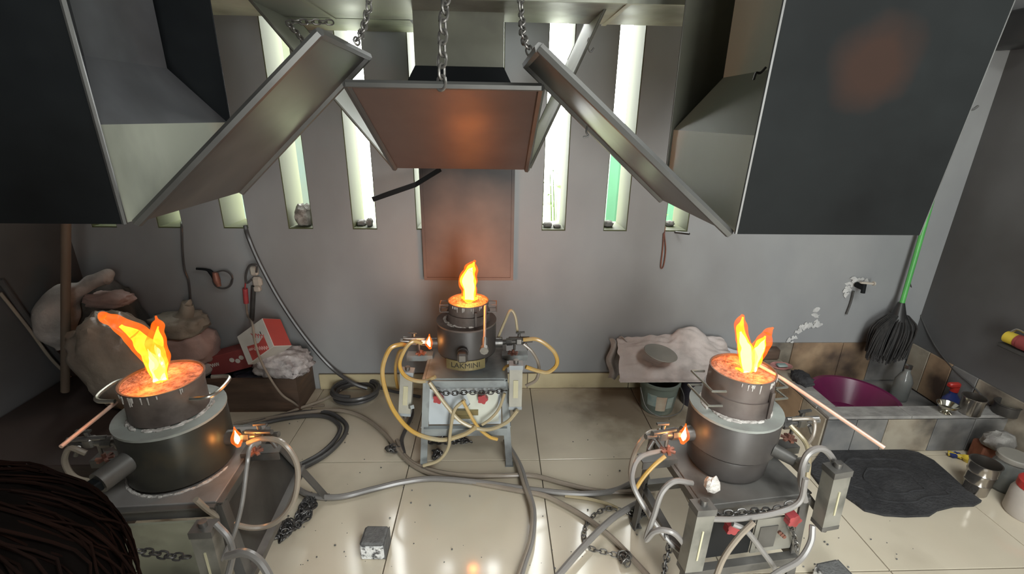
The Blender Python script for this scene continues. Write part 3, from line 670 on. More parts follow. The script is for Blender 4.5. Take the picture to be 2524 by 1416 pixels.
    # flow meters standing at the front corners
    for (mx, my, z0, z1, lx, ly) in meters:
        a = Vector((mx-lx, my-ly, z0)); b = Vector((mx, my, z1)); d = (b-a).normalized()
        m = MB(); m.bar(a, b, .054, .042, (0, 1, 0)); mo = m.build('flow_meter', mm, t, smooth=False)
        m = MB(); m.bar(a+d*.045+Vector((0, -.022, 0)), b-d*.05+Vector((0, -.022, 0)), .020 if mm == 'meter_body' else .005, .004, (0, 1, 0)); m.build('scale', 'meter_scale', mo, smooth=False)
        MB().bar(b, b+d*.020, .058, .046, (0, 1, 0)).build('cap', 'meter_cap' if mm == 'meter_body' else 'frame_grey', mo, smooth=False); MB().bar(a-d*.014, a, .056, .044, (0, 1, 0)).build('cap', 'meter_cap' if mm == 'meter_body' else 'frame_grey', mo, smooth=False)
        m = MB(); m.bar(a+d*.01+Vector((0, .03, 0)), Vector((a.x*.85, -top, z0+.05)), .016, .016); m.build('bracket', fr, mo, smooth=False)
        MB().cyl(a-d*.014, a-d*.035, .010, n=10).build('nipple', 'fitting', mo); MB().cyl(b+d*.018, b+d*.036, .011, n=10).build('nipple', 'fitting', mo)
    if name_plate:
        a0 = -2.0; w = MB(); n = 12; z0, z1 = body0+.008, body0+.054; rr = rb*1.02
        q0, q1 = -math.pi/2-.66, -math.pi/2+.66; vs = []; fs = []
        for i in range(n+1):
            q = q0+(q1-q0)*i/n
            for r, z in ((rr, z0), (rr, z1), (rr+.003, z1), (rr+.003, z0)): vs.append((r*math.cos(q), r*math.sin(q), z))
        for i in range(n):
            for k in range(4): fs.append((i*4+k, (i+1)*4+k, (i+1)*4+(k+1) % 4, i*4+(k+1) % 4))
        w.add(vs, fs+[(0, 1, 2, 3), (n*4+3, n*4+2, n*4+1, n*4)]); npo = w.build('name_plate', 'brass_plate', t, smooth=False)
        me = text_mesh('LAKMINI', .034)
        for v in me.vertices:   # wrap the lettering round the shell
            q = -math.pi/2 + v.co.x/(rr+.003); zz = v.co.y; d = rr+.0032+v.co.z
            v.co = Vector((d*math.cos(q), d*math.sin(q), (z0+z1)/2+zz))
        me.materials.clear(); me.materials.append(M['print_black']); inst('lettering', me, npo)['label'] = 'LAKMINI in dark capitals'
    return t
FC, FR_, FL = Vector((-.12, 1.94, 0)), Vector((.765, 1.245, 0)), Vector((-.985, 1.265, 0))
furnace(FC, R(0), 'grey furnace with a LAKMINI plate on a pale stand against the back wall', 'frame_light', 'board_white', 'furnace_grey', 'flask_metal', .132, top=.165, bot=.195,
        glow=(-1,), name_plate=True, mm='meter_body', knobs=((-.115, .365), (.075, .362)), meters=((.215, -.20, .335, .515, 0, 0), (-.255, -.12, .25, .44, .02, 0)), body1=.645)
furnace(FR_, R(7), 'dark grey furnace with a pale-green top ring on a steel stand at the right', 'frame_grey', 'board_plate', 'furnace_grey', 'ring_grey', .136, top=.168, bot=.185, wide=True, body0=.488,
        glow=(-1,), front='dark', port='nut', knobs=((-.085, .375), (.115, .375)), meters=((-.215, -.225, .29, .485, .012, .01), (.185, -.225, .385, .565, -.012, 0)), body1=.655)
furnace(FL, R(3), 'black furnace with a grey top ring on a dark splayed stand at the left', 'frame_grey', 'board_cream', 'furnace_black', 'ring_grey', .146, top=.172, bot=.30,
        glow=(1,), front='cream', port='plug', foot=False, pm='plate_steel', knobs=(), meters=((.205, -.29, .23, .45, 0, 0),), body1=.638)
tag(MB().blob(at(1755, 1196, Y=1.085), (.042, .03, .05), seed=4, amp=.35, n=9, m=7, freq=3).build('plaster_chip', 'plaster', smooth=False), 'white plaster chip lying on the right furnace stand', 'rubble')

# ------------------------------------------------------------------ flasks (moulds) standing on the furnaces
def flask(c, r, z0, z1, label, two=False, tilt=0, taper=1.0, hand=(), rod=None, wire='steel_wire', rz=0):
    t = thing('mould_flask', (c.x, c.y, z0), label, 'flask', 'mould flasks', rz); H = z1-z0
    w = MB(); w.lathe([(r*taper, 0), (r*(1+taper)/2, H*.5), (r, H-.003), (r*1.012, H-.003), (r*1.012, H), (r*.965, H), (r*.96, H-.010), (r*.955, H-.012), (r*.955, .004), (r*taper*.955, 0)], n=44)
    bd = w.build('shell', 'flask_metal', t)
    if two:
        w = MB(); w.lathe([(r*1.05*taper, 0), (r*1.07, H*.46), (r*1.02, H*.47)], n=44); w.build('lower_ring', 'flask_metal', bd)
        w = MB(); w.bx(.35*r, .45*r, -r*1.08, -r*1.0, H*.05, H*.75); w.build('clamp_strip', 'flask_metal', bd, smooth=False)
    # refractory filling, rough, with a mouth in the middle
    w = MB(); n = 40; vs = []; fs = []; rings = [.010, .016, .024] + [r*.955*k/9 for k in range(3, 10)]
    rnd = random.Random(int(abs(c.x)*1000))
    for k, rr in enumerate(rings):
        for i in range(n):
            q = 2*math.pi*i/n; zz = H-.006 + (rnd.uniform(-.0022, .0022) if 1 < k < len(rings)-1 else 0) - (.018 if k == 0 else (.003 if k == 1 else 0)); vs.append((rr*math.cos(q), rr*math.sin(q), zz))
    for k in range(len(rings)-1):
        for i in range(n): fs.append((k*n+i, (k+1)*n+i, (k+1)*n+(i+1) % n, k*n+(i+1) % n))
    fs.append(tuple(range(n))); w.add(vs, fs); w.build('refractory_fill', 'investment', t)
    for pts, rad, mt in hand:
        w = MB(); w.tube(pts, rad, n=8, sub=5, smooth=len(pts) > 4 and mt != 'wire'); w.build('handle', wire, t)
    w = MB()
    for k in range(14):
        q = rnd.uniform(-2.6, -.5); l = rnd.uniform(.012, .035); rr = r*1.012
        w.tube([(rr*math.cos(q), rr*math.sin(q), H-.004), (rr*math.cos(q), rr*math.sin(q), H-l)], [.0022, .0012], n=5, smooth=False)
    w.build('plaster_drips', 'plaster', bd, kind='stuff')
    if rod:
        w = MB(); o = Vector((c.x, c.y, z0)); inv = Matrix.Rotation(-rz, 3, 'Z')
        pts = [inv @ (Vector(p)-o) for p in rod[0]]; w.tube(pts, rod[1], n=10, smooth=False); ro = w.build('long_handle', rod[2], t)
        if len(rod) > 3:
            a, b = pts[-2], pts[-1]; d = (b-a).normalized(); m = MB(); m.cyl(b-d*.002, b+d*.06, .012, n=12); m.cyl(b+d*.06, b+d*.08, .016, n=8); m.build('grip', 'fitting', ro)
    return t
def side_loop(s, r, z, w_, out, dz=0.0):   # wire handle like a drawn loop at one side
    return [(s*r*.97, -w_, z), (s*(r+out*.7), -w_*.95, z+dz*.5), (s*(r+out), -w_*.5, z+dz), (s*(r+out), w_*.5, z+dz), (s*(r+out*.7), w_*.95, z+dz*.5), (s*r*.97, w_, z)]
def square_loop(s, r, z, w_, out, dz=0.0): return [(s*r*.9, -w_, z), (s*(r+out), -w_, z+dz), (s*(r+out), w_, z+dz), (s*r*.9, w_, z)]
c = at(395, 945, Z=.757); c.z = 0
flask(Vector((-.985, 1.265, 0)), .108, .645, .757, 'round steel mould flask with bent wire handles standing on the left furnace', taper=.86, rz=R(3),
      hand=((side_loop(-1, .105, .072, .062, .062, .004), .0062, 'loop'), (side_loop(1, .105, .072, .062, .062, .004), .0062, 'loop')),
      rod=([(-1.10, 1.22, .70), at(150, 1102, Z=.685)], .0055, 'hot_copper'))
flask(FC+Vector((.01, -.005, 0)), .089, .650, .742, 'small double steel mould flask with square wire handles on the middle furnace', two=True,
      hand=[(square_loop(s, .089, z, .025, .035), .0028, 'wire') for s in (-1, 1) for z in (.045, .078)] + [([(s*.124, -.025, .045), (s*.124, -.025, .078)], .0028, 'wire') for s in (-1, 1)],
      rod=([(-.035, 1.88, .735), at(1194, 838, Y=1.60)], .0055, 'hot_copper', 1), wire='flask_metal')
flask(FR_+Vector((.005, .01, 0)), .095, .660, .785, 'tall double steel mould flask with square wire handles on the right furnace', two=True, taper=1.04, rz=R(7),
      hand=[(square_loop(-1, .096, .085, .06, .035, .004), .0038, 'wire'), (square_loop(-1, .100, .035, .06, .035, .004), .0038, 'wire'), (square_loop(1, .096, .075, .05, .03, .0), .0038, 'wire'), (square_loop(1, .100, .035, .05, .035, .0), .0038, 'wire')],
      rod=([(.80, 1.30, .795), (.87, 1.20, .775), at(2180, 1105, Z=.70)], .0055, 'hot_copper'))

# ------------------------------------------------------------------ flames
def flame(label, base, tongues, Y, power, px2m):
    """tongues: list of (layer, [(x, y, radius_px), ...])"""
    o = at(*base, Y=Y); t = thing('flame', o, label, 'flame', 'flames', world=True)
    for lay, mt, nm in ((0, 'flame_orange', 'outer_flame'), (1, 'flame_yellow', 'inner_flame'), (2, 'flame_white', 'flame_core')):
        w = MB(); has = False
        for l, pts in tongues:
            if l != lay: continue
            has = True; w.tube([at(x, y, Y=Y+(.012 if k % 2 else -.006)*(k > 0)) for k, (x, y, r) in enumerate(pts)], [max(r, .6)*px2m for x, y, r in pts], n=22, sub=10)
        if not has: continue
        for v in w.v:
            n_ = mnoise.noise_vector(v*28+Vector((lay*3, 0, 0))); v += n_*.006
        w.build(nm, mt, t)
    for dy in (-.055, .055):
        l = bpy.data.lights.new('flame_light', 'POINT'); l.energy = power/2; l.color = (1, .27, .05); l.shadow_soft_size = .02
        lo = bpy.data.objects.new('flame_light', l); COL.objects.link(lo); lo.parent = t; lo.location = Vector((0, dy, .05))
flame('forked orange flame rising from the left flask', (397, 943), [
    (0, [(397, 943, 12), (388, 905, 22), (370, 860, 30), (335, 826, 26), (295, 800, 19), (256, 782, 11), (246, 778, 2)]), (0, [(399, 942, 12), (394, 890, 20), (386, 840, 20), (389, 805, 13), (386, 782, 3)]),
    (1, [(397, 941, 13), (386, 900, 22), (366, 860, 21), (335, 828, 14), (298, 802, 4)]), (1, [(399, 940, 12), (393, 890, 16), (389, 840, 10), (392, 808, 2)]),
    (2, [(396, 939, 13), (388, 912, 15), (376, 885, 8), (364, 862, 1)]), (2, [(402, 937, 8), (397, 905, 9), (388, 870, 6), (384, 850, 1)])], FL.y-.01, 1.1, .00118)
flame('single narrow yellow flame rising from the middle flask', (1157, 742), [
    (0, [(1157, 741, 20), (1156, 715, 19), (1153, 690, 23), (1160, 665, 17), (1170, 643, 3)]),
    (1, [(1157, 741, 16), (1157, 715, 15), (1153, 692, 19), (1160, 668, 12), (1169, 648, 2)]), (1, [(1138, 733, 3), (1157, 740, 8), (1178, 735, 3)]),
    (2, [(1157, 738, 11), (1157, 715, 12), (1154, 692, 14), (1159, 670, 8), (1164, 660, 1)])], FC.y-.005, 3.6, .00176)
flame('twin-tongued white and orange flame rising from the right flask', (1846, 922), [
    (0, [(1846, 920, 14), (1842, 880, 24), (1834, 845, 19), (1827, 808, 15), (1831, 776, 5)]), (0, [(1848, 920, 14), (1860, 880, 22), (1880, 845, 19), (1893, 822, 12), (1902, 810, 3)]),
    (1, [(1846, 921, 14), (1843, 880, 20), (1834, 845, 12), (1825, 812, 9), (1831, 783, 2)]), (1, [(1848, 921, 14), (1858, 885, 20), (1876, 852, 11), (1888, 828, 2)]), (1, [(1815, 908, 3), (1846, 919, 8), (1862, 916, 3)]),
    (2, [(1846, 919, 12), (1842, 880, 14), (1833, 845, 9), (1826, 818, 2)]), (2, [(1848, 919, 12), (1860, 882, 13), (1878, 855, 8), (1886, 836, 1)])], FR_.y+.005, 1.1, .00118)

# ------------------------------------------------------------------ hoses
def hose(pts, r, m, label, group=None, name='hose', cat='hose', n=8):
    P = [p if isinstance(p, Vector) else (at(p[0], p[1], Z=p[2][1]) if isinstance(p[2], tuple) else at(p[0], p[1], Y=p[2])) for p in pts]
    o = MB().tube(P, r, n=n, sub=8).build(name, m); return tag(o, label, cat, group)
GC = 'hoses of the middle furnace'
def L3(pts, Y0, Y1=None):  # spread depth along the path
    Y1 = Y0 if Y1 is None else Y1; n = len(pts)-1
    return [(x, y, Y0+(Y1-Y0)*i/n) for i, (x, y) in enumerate(pts)]
hose(L3([(1000, 852), (985, 850), (960, 862), (943, 910), (950, 962), (975, 1020), (1020, 1066), (1085, 1085), (1140, 1073), (1172, 1055)], 1.86, 1.70), .0098, 'hose_yellow', 'widest yellow hose sweeping left and below the middle furnace', GC)
hose(L3([(998, 862), (984, 868), (976, 895), (975, 925), (980, 957)], 1.90, 1.95), .007, 'hose_yellow', 'short yellow hose dropping straight beside the left burner of the middle furnace', GC)
hose(L3([(1040, 847), (1018, 842), (998, 862), (985, 900), (1002, 930), (1040, 941), (1073, 930)], 1.84, 1.76), .0085, 'hose_yellow', 'yellow hose curling under the left burner of the middle furnace', GC)
hose(L3([(1058, 943), (1100, 1000), (1140, 1042), (1198, 1060), (1248, 1042), (1276, 1012)], 1.73, 1.70), .0085, 'hose_cream', 'cream hose slung across the front of the middle stand to the flow meter', GC)
hose(L3([(1146, 986), (1120, 1012), (1110, 1065), (1105, 1103), (1082, 1135), (1043, 1149)], 1.72, 1.70), .0075, 'hose_cream', 'cream hose falling from the middle stand towards its left foot', GC)
hose(L3([(1140, 988), (1174, 1048), (1204, 1076), (1226, 1084)], 1.715, 1.73), .0075, 'hose_yellow', 'short yellow hose crossing the white board to the right leg', GC)
hose(L3([(1244, 970), (1230, 1008), (1210, 1032), (1188, 1048)], 1.73, 1.72), .0065, 'hose_cream', 'thin pale hose at the right edge of the white board', GC)
hose(L3([(1290, 838), (1326, 838), (1364, 866), (1373, 897), (1352, 918), (1326, 915), (1296, 905)], 1.90, 1.84), .0092, 'hose_yellow', 'bright yellow hose looping out to the right of the middle furnace', GC)
hose(L3([(1290, 848), (1312, 868), (1328, 902), (1322, 936), (1296, 952)], 1.92, 1.90), .0075, 'hose_brown', 'brownish hose inside the yellow loop right of the middle furnace', GC)
hose(L3([(1228, 832), (1244, 794), (1258, 766), (1270, 780), (1276, 822)], 1.96, 1.95), .0062, 'hose_cream', 'thin cream hose arching up above the right burner of the middle furnace', GC)
hose(L3([(1238, 936), (1242, 910), (1256, 901), (1272, 902)], 1.86, 1.80), .0065, 'hose_yellow', 'short yellow elbow of hose beside the right flow meter of the middle furnace', GC)
GL = 'hoses of the left furnace'
hose(L3([(612, 1092), (650, 1082), (695, 1092), (728, 1135), (734, 1185), (720, 1243), (680, 1288), (625, 1302), (560, 1287), (515, 1260), (482, 1232)], 1.26, 1.06), .0085, 'hose_brown', 'large grey-brown hose looping right and under the left furnace', GL)
hose(L3([(640, 1092), (617, 1104), (609, 1146), (596, 1245), (574, 1324), (544, 1384)], 1.22, .98), .006, 'hose_grey', 'thin grey hose running straight down the dark side of the left stand', GL)
hose(L3([(532, 1292), (562, 1325), (573, 1362), (567, 1400), (556, 1440)], .98, .92), .0085, 'hose_grey', 'short grey hose bending down behind the left flow meter', GL)
hose(L3([(560, 1372), (600, 1363), (638, 1382), (668, 1430), (690, 1490)], .92, .86), .0105, 'hose_grey', 'thick grey hose arching at the bottom edge by the left furnace', GL)
hose(L3([(212, 1118), (172, 1106), (160, 1140), (185, 1178), (240, 1190)], 1.22, 1.20), .0085, 'hose_brown', 'hose loop at the far side of the left furnace, glowing in the burner light', GL)
GR = 'hoses of the right furnace'
hose(L3([(1700, 1064), (1672, 1060), (1645, 1068), (1604, 1066), (1571, 1103), (1555, 1154), (1562, 1202), (1595, 1262), (1640, 1330)], 1.35, 1.12), .0078, 'hose_brown', 'outermost brown hose arching over the left side of the right furnace', GR)
hose(L3([(1640, 1110), (1581, 1126), (1560, 1163), (1564, 1205), (1601, 1270), (1650, 1335), (1690, 1372)], 1.22, 1.02), .0078, 'hose_grey', 'shiny grey hose bending down at the left side of the right stand', GR)
hose(L3([(1706, 1192), (1664, 1187), (1632, 1214), (1613, 1268), (1593, 1330), (1612, 1312), (1640, 1308), (1672, 1325), (1722, 1396)], 1.08, 1.0), .0085, 'hose_grey', 'grey hose folded into a sharp bend left of the right stand', GR)
hose(L3([(1640, 1125), (1610, 1150), (1584, 1180), (1568, 1205)], 1.18, 1.16), .0065, 'hose_yellow', 'short amber hose slanting down from the left burner of the right furnace', GR)
hose(L3([(1743, 1280), (1817, 1280), (1909, 1266), (1970, 1238), (1986, 1180)], 1.0, 1.02), .0080, 'hose_grey', 'grey hose running level across the front of the right stand', GR)
hose(L3([(2003, 1296), (1998, 1338), (1970, 1382), (1918, 1412), (1880, 1440)], 1.0, .92), .0085, 'hose_grey', 'grey hose curving from the right flow meter to the bottom edge', GR)
hose(L3([(1806, 1292), (1840, 1310), (1877, 1357), (1909, 1402), (1925, 1440)], 1.0, .96), .0080, 'hose_grey', 'grey hose slanting right below the red knobs of the right stand', GR)
hose(L3([(1858, 1288), (1821, 1325), (1784, 1376), (1762, 1430)], .99, .95), .0082, 'hose_brown', 'brown hose slanting left below the red knobs of the right stand', GR)
hose(L3([(1984, 1236), (1974, 1180), (1990, 1122), (2030, 1108), (2060, 1150), (2056, 1208)], 1.05, 1.08), .0095, 'hose_grey', 'thick clear-grey hose arching behind the right flow meter', GR)
hose(L3([(1948, 1050), (1984, 1090), (1994, 1128), (1990, 1180)], 1.22, 1.08), .0070, 'hose_cream', 'olive hose dropping from the right burner of the right furnace', GR)
hose(L3([(1952, 1034), (1996, 1033), (2008, 1044), (2004, 1075), (1988, 1100)], 1.24, 1.18), .0055, 'hose_brown', 'thin brown hose with a square bend beside the basin', GR)
Zf = ('z', .012)
GF = 'hoses lying on the floor'
def FP(pts, z=.012): return [at(600+x/2.524, 900+y/2.524, Z=z) for x, y in pts]
hose(FP([(-60, 400), (0, 385), (200, 325), (400, 292), (540, 300), (630, 360), (640, 410), (600, 480), (500, 570), (340, 655), (250, 700)]), .011, 'hose_black', 'black hose turning in a wide U behind the left furnace, outer one', GF)
hose(FP([(-60, 415), (0, 400), (200, 345), (400, 318), (520, 325), (590, 370), (600, 410), (560, 480), (470, 560), (330, 635), (240, 690)], .012), .011, 'hose_black', 'black hose turning in a wide U behind the left furnace, inner one', GF)
hose(FP([(-60, 370), (0, 360), (180, 330), (380, 300), (600, 285), (750, 330), (880, 430), (960, 530), (1050, 620), (1200, 690), (1400, 725), (1700, 780), (1860, 810), (2000, 875), (2150, 965), (2300, 1085), (2450, 1240), (2540, 1340)], .014), .0105, 'hose_brown', 'long brown hose crossing the whole floor from the left to the bottom right', GF)
hose(FP([(955, 470), (1000, 560), (1080, 625), (1220, 668), (1400, 690), (1600, 690), (1800, 690), (2000, 740), (2200, 785), (2430, 790), (2560, 780)], .013), .0105, 'hose_brown', 'brown hose from the middle stand along the floor to the right furnace', GF)
hose(FP([(300, 755), (340, 775), (430, 815), (600, 822), (800, 775), (1000, 728), (1200, 708), (1500, 735), (1800, 778), (2100, 803), (2300, 785), (2430, 730), (2520, 700)], .016), .0120, 'hose_grey', 'thick slate-grey hose curving across the floor from left stand to right stand', GF)
hose(FP([(1625, 470), (1700, 610), (1745, 750), (1795, 900), (1785, 1080), (1735, 1240), (1700, 1340)], .030), .0085, 'hose_brown', 'brown hose from the middle stand foot to the bottom edge, left of a pair', GF)
hose(FP([(1640, 480), (1722, 620), (1765, 750), (1808, 900), (1800, 1080), (1752, 1240), (1722, 1340)], .030), .0085, 'hose_grey', 'grey hose from the middle stand foot to the bottom edge, right of a pair', GF)
hose(FP([(2480, 850), (2420, 880), (2300, 955), (2150, 1095), (1960, 1310), (1900, 1380)], .036), .0125, 'hose_grey', 'thick dark hose slanting from the right stand to the bottom edge', GF)
hose(FP([(2000, 815), (2150, 835), (2260, 865), (2330, 895)], .010), .007, 'hose_cream', 'thin tan hose in front of the right furnace beside the floor chain', GF)
hose(FP([(1030, 215), (1050, 300), (1010, 400), (985, 470), (1000, 560)], .014), .010, 'hose_black', 'dark hose lying left of the middle stand', GF)
hose([at(605, 558, Y=2.43), at(612, 585, Y=2.395), at(640, 650, Y=2.395), at(690, 742, Y=2.395), at(750, 830, Y=2.395), at(815, 905, Y=2.39), at(870, 945, Y=2.36), at(905, 958, Z=.03)], .0115, 'hose_black', 'grey-black hose hanging from a slot down the wall to the coil', 'hoses on the back wall')
# coil of hose by the skirting
w = MB(); cc = at(878, 976, Z=.012); P = []
for k in range(72):
    q = k*.42; tr = k*.42/6.283; P.append(cc+Vector((math.cos(q)*(.105+.010*math.sin(tr*2.1)+.004*tr), math.sin(q)*(.105+.012*math.cos(tr*1.7))*.92, .004+.0105*tr)))
w.tube(P, .0098, n=8, sub=3)
tag(w.build('hose_coil', 'hose_black'), 'coil of dark hose lying on the floor by the skirting', 'hose')
hose([at(840, 960, Z=.03), at(800, 985, Z=.014), at(745, 1005, Z=.014), at(690, 1025, Z=.014), at(600, 1052, Z=.014)], .008, 'hose_brown', 'thin olive hose running from the coil towards the left furnace', GF)
hose([at(930, 955, Z=.03), at(972, 966, Z=.014), at(1036, 979, Z=.014)], .009, 'hose_black', 'short dark hose from the coil to the middle stand', GF)

# chains about the stands
GH = 'dark chains about the stands'
def heap(x, y, rx, ry, n, label, seed, me=LMD, hz=.045):
    rnd = random.Random(seed); c = at(x, y, Z=0); pts = []
    for k in range(n):
        q = k*2.1+rnd.uniform(-.5, .5); rr = rnd.uniform(.2, 1); pts.append(c+Vector((math.cos(q)*rx*rr, math.sin(q)*ry*rr, .008+hz*(1-rr)*rnd.uniform(.2, 1))))
    chain_mesh(pts, label, me, .019, seed, GH, .5)
heap(755, 1262, .035, .085, 26, 'dark chain heaped on the floor beside the left stand', 1)
heap(705, 1312, .045, .05, 14, 'smaller tangle of dark chain nearer the bottom, beside the left stand', 2)
heap(1105, 1092, .11, .02, 16, 'dark chain heaped on the floor under the middle stand', 3)
heap(1075, 1125, .045, .035, 8, 'short bit of chain by the left foot of the middle stand', 4)
heap(968, 1115, .035, .05, 9, 'loose chain end left of the middle stand', 5)
heap(1580, 1275, .055, .025, 14, 'chain heaped behind the left leg of the right stand', 6)
heap(1540, 1385, .03, .035, 16, 'small ball of chain on the floor at the bottom edge', 7, LMS)
w = [at(x, y, Z=.007) for x, y in ((1575, 1272), (1540, 1262), (1500, 1254), (1465, 1270), (1443, 1300), (1440, 1330), (1455, 1352), (1490, 1362), (1530, 1372))]
chain_mesh(w, 'steel chain lying in a wide loop on the floor left of the right stand', LMS, .020, 9, GH)
chain_mesh([at(1068, 960, Y=1.745), at(1100, 970, Y=1.742), at(1150, 968, Y=1.74), at(1200, 968, Y=1.742), at(1243, 964, Y=1.745)], 'dark chain draped along the front of the middle table', LMD, .019, 11, GH)
chain_mesh([at(1748, 1275, Y=1.03), at(1790, 1268, Y=1.03), at(1850, 1262, Y=1.03), at(1910, 1258, Y=1.04), at(1958, 1240, Y=1.05)], 'dark chain draped along the front of the right table', LMD, .019, 12, GH)
chain_mesh([at(1640, 1310, Y=1.06), at(1650, 1345, Y=1.06), at(1640, 1390, Y=1.06), at(1636, 1430, Y=1.06)], 'dark chain hanging down the left side of the right stand', LMD, .019, 13, GH)
chain_mesh([at(1950, 1300, Y=1.07), at(1958, 1325, Y=1.07), at(1964, 1355, Y=1.07)], 'short chain hanging below the right-hand red knob', LMS, .019, 14, GH)
chain_mesh([at(345, 1360, Y=.965), at(380, 1365, Y=.965), at(420, 1372, Y=.965), at(465, 1375, Y=.965)], 'dark chain strung across the front of the left stand', LMD, .019, 15, GH)

# ------------------------------------------------------------------ left corner: bench, trough, sacks, cartons
t = thing('wooden_bench', (-1.83, 1.85, 0), 'low dark wooden bench in the left corner under the sacks', 'bench', world=True)
MB().bbox((-1.815, 1.83, .225), (.65, .66, .03), .004).build('bench_top', 'wood_dark', t, smooth=False)
w = MB(); w.bx(-2.13, -1.50, 1.51, 1.53, .01, .21); w.build('front_panel', 'wood_dark', t, smooth=False)
w = MB(); w.bx(-1.52, -1.50, 1.53, 2.15, .01, .21); w.build('side_panel', 'wood_dark', t, smooth=False)
for x, y in ((-2.11, 1.55), (-1.53, 1.55), (-2.11, 2.12), (-1.53, 2.12)): MB().bx(x-.02, x+.02, y-.02, y+.02, 0, .21).build('leg', 'wood_dark', t, smooth=False)
t = thing('wooden_trough', (-1.39, 2.29, 0), 'long brown wooden box against the back wall holding bags and cartons', 'box', world=True)
MB().bx(-1.72, -1.03, 2.185, 2.20, 0, .20).build('front_board', 'wood_box', t, smooth=False)
MB().bx(-1.72, -1.03, 2.395, 2.41, 0, .20).build('back_board', 'wood_box', t, smooth=False)
MB().bx(-1.045, -1.03, 2.20, 2.395, 0, .20).build('end_board', 'wood_box', t, smooth=False)
MB().bx(-1.72, -1.705, 2.20, 2.395, 0, .20).build('end_board', 'wood_box', t, smooth=False)
MB().bx(-1.705, -1.045, 2.20, 2.395, .005, .10).build('filling', 'wood_dark', t, smooth=False)
def sack(name, c, d, m, label, seed, amp=.13, rot=None, power=.75, flat=.15, neck=None, freq=2.2, cat='sack'):
    w = MB().blob(c, d, seed=seed, amp=amp, n=40, m=26, rot=rot, power=power, flat=flat, freq=freq)
    if neck:
        for nk in neck: w.tube(nk[0], nk[1], n=12, sub=5)
    return tag(w.build(name, m, ang=60), label, cat, 'sacks and bags in the left corner')
sack('plastic_sack', at(292, 862, Y=1.95)+Vector((.0, 0, -.06)), (.27, .26, .46), 'sack_clear', 'large clear-wrapped brownish sack standing behind the left flask', 3, .14, Matrix.Rotation(-.22, 3, 'Y'), .7)
sack('dark_sack', at(262, 790, Y=2.29)+Vector((0, 0, -.22)), (.40, .22, .84), 'sack_dark', 'dark bulging sack behind the clear sack in the corner', 5, .12)
w = MB(); w.tube([at(150, 860, Y=2.12), at(140, 820, Y=2.12), at(140, 770, Y=2.12), at(165, 730, Y=2.13), at(200, 708, Y=2.14), at(240, 690, Y=2.15), at(265, 684, Y=2.16), at(276, 692, Y=2.16)], [.02, .075, .085, .06, .032, .028, .032, .012], n=18, sub=8)
for v in w.v: v += mnoise.noise_vector(v*14)*.016
tag(w.build('white_sack', 'sack_white'), 'dirty white sack with a long twisted neck, furthest left in the corner', 'sack', 'sacks and bags in the left corner')
sack('paper_sack', at(268, 728, Y=2.16)+Vector((0, 0, -.02)), (.20, .12, .07), 'sack_pink', 'flattened pinkish paper bag on top of the dark sack', 8, .2)
sack('cloth_sack', at(470, 905, Y=2.26), (.24, .20, .09), 'sack_white', 'thin flat sack at the bottom of the pink sack pile', 11, .12)
sack('pink_sack', at(452, 852, Y=2.27), (.32, .22, .19), 'sack_pink', 'plump pink sack in the middle of the pile beside the dark corner', 12, .12, power=.62)
c = at(440, 800, Y=2.26)
sack('olive_sack', c, (.27, .2, .11), 'sack_olive', 'olive-grey sack with a knotted ear on top of the pink sack', 13, .18, neck=[([c+Vector((.02, 0, .02)), c+Vector((.06, -.01, .07)), c+Vector((.075, -.01, .12)), c+Vector((.085, -.01, .10))], [.05, .035, .026, .008])])
sack('plastic_bag', at(700, 895, Y=2.275), (.27, .19, .145), 'bag_clear', 'crumpled pale plastic bag at the right end of the wooden box', 17, .26, freq=3, cat='bag')
sack('black_bag', at(625, 925, Y=2.27), (.2, .14, .06), 'bag_black', 'black plastic bag under the cartons in the wooden box', 19, .2, cat='bag')
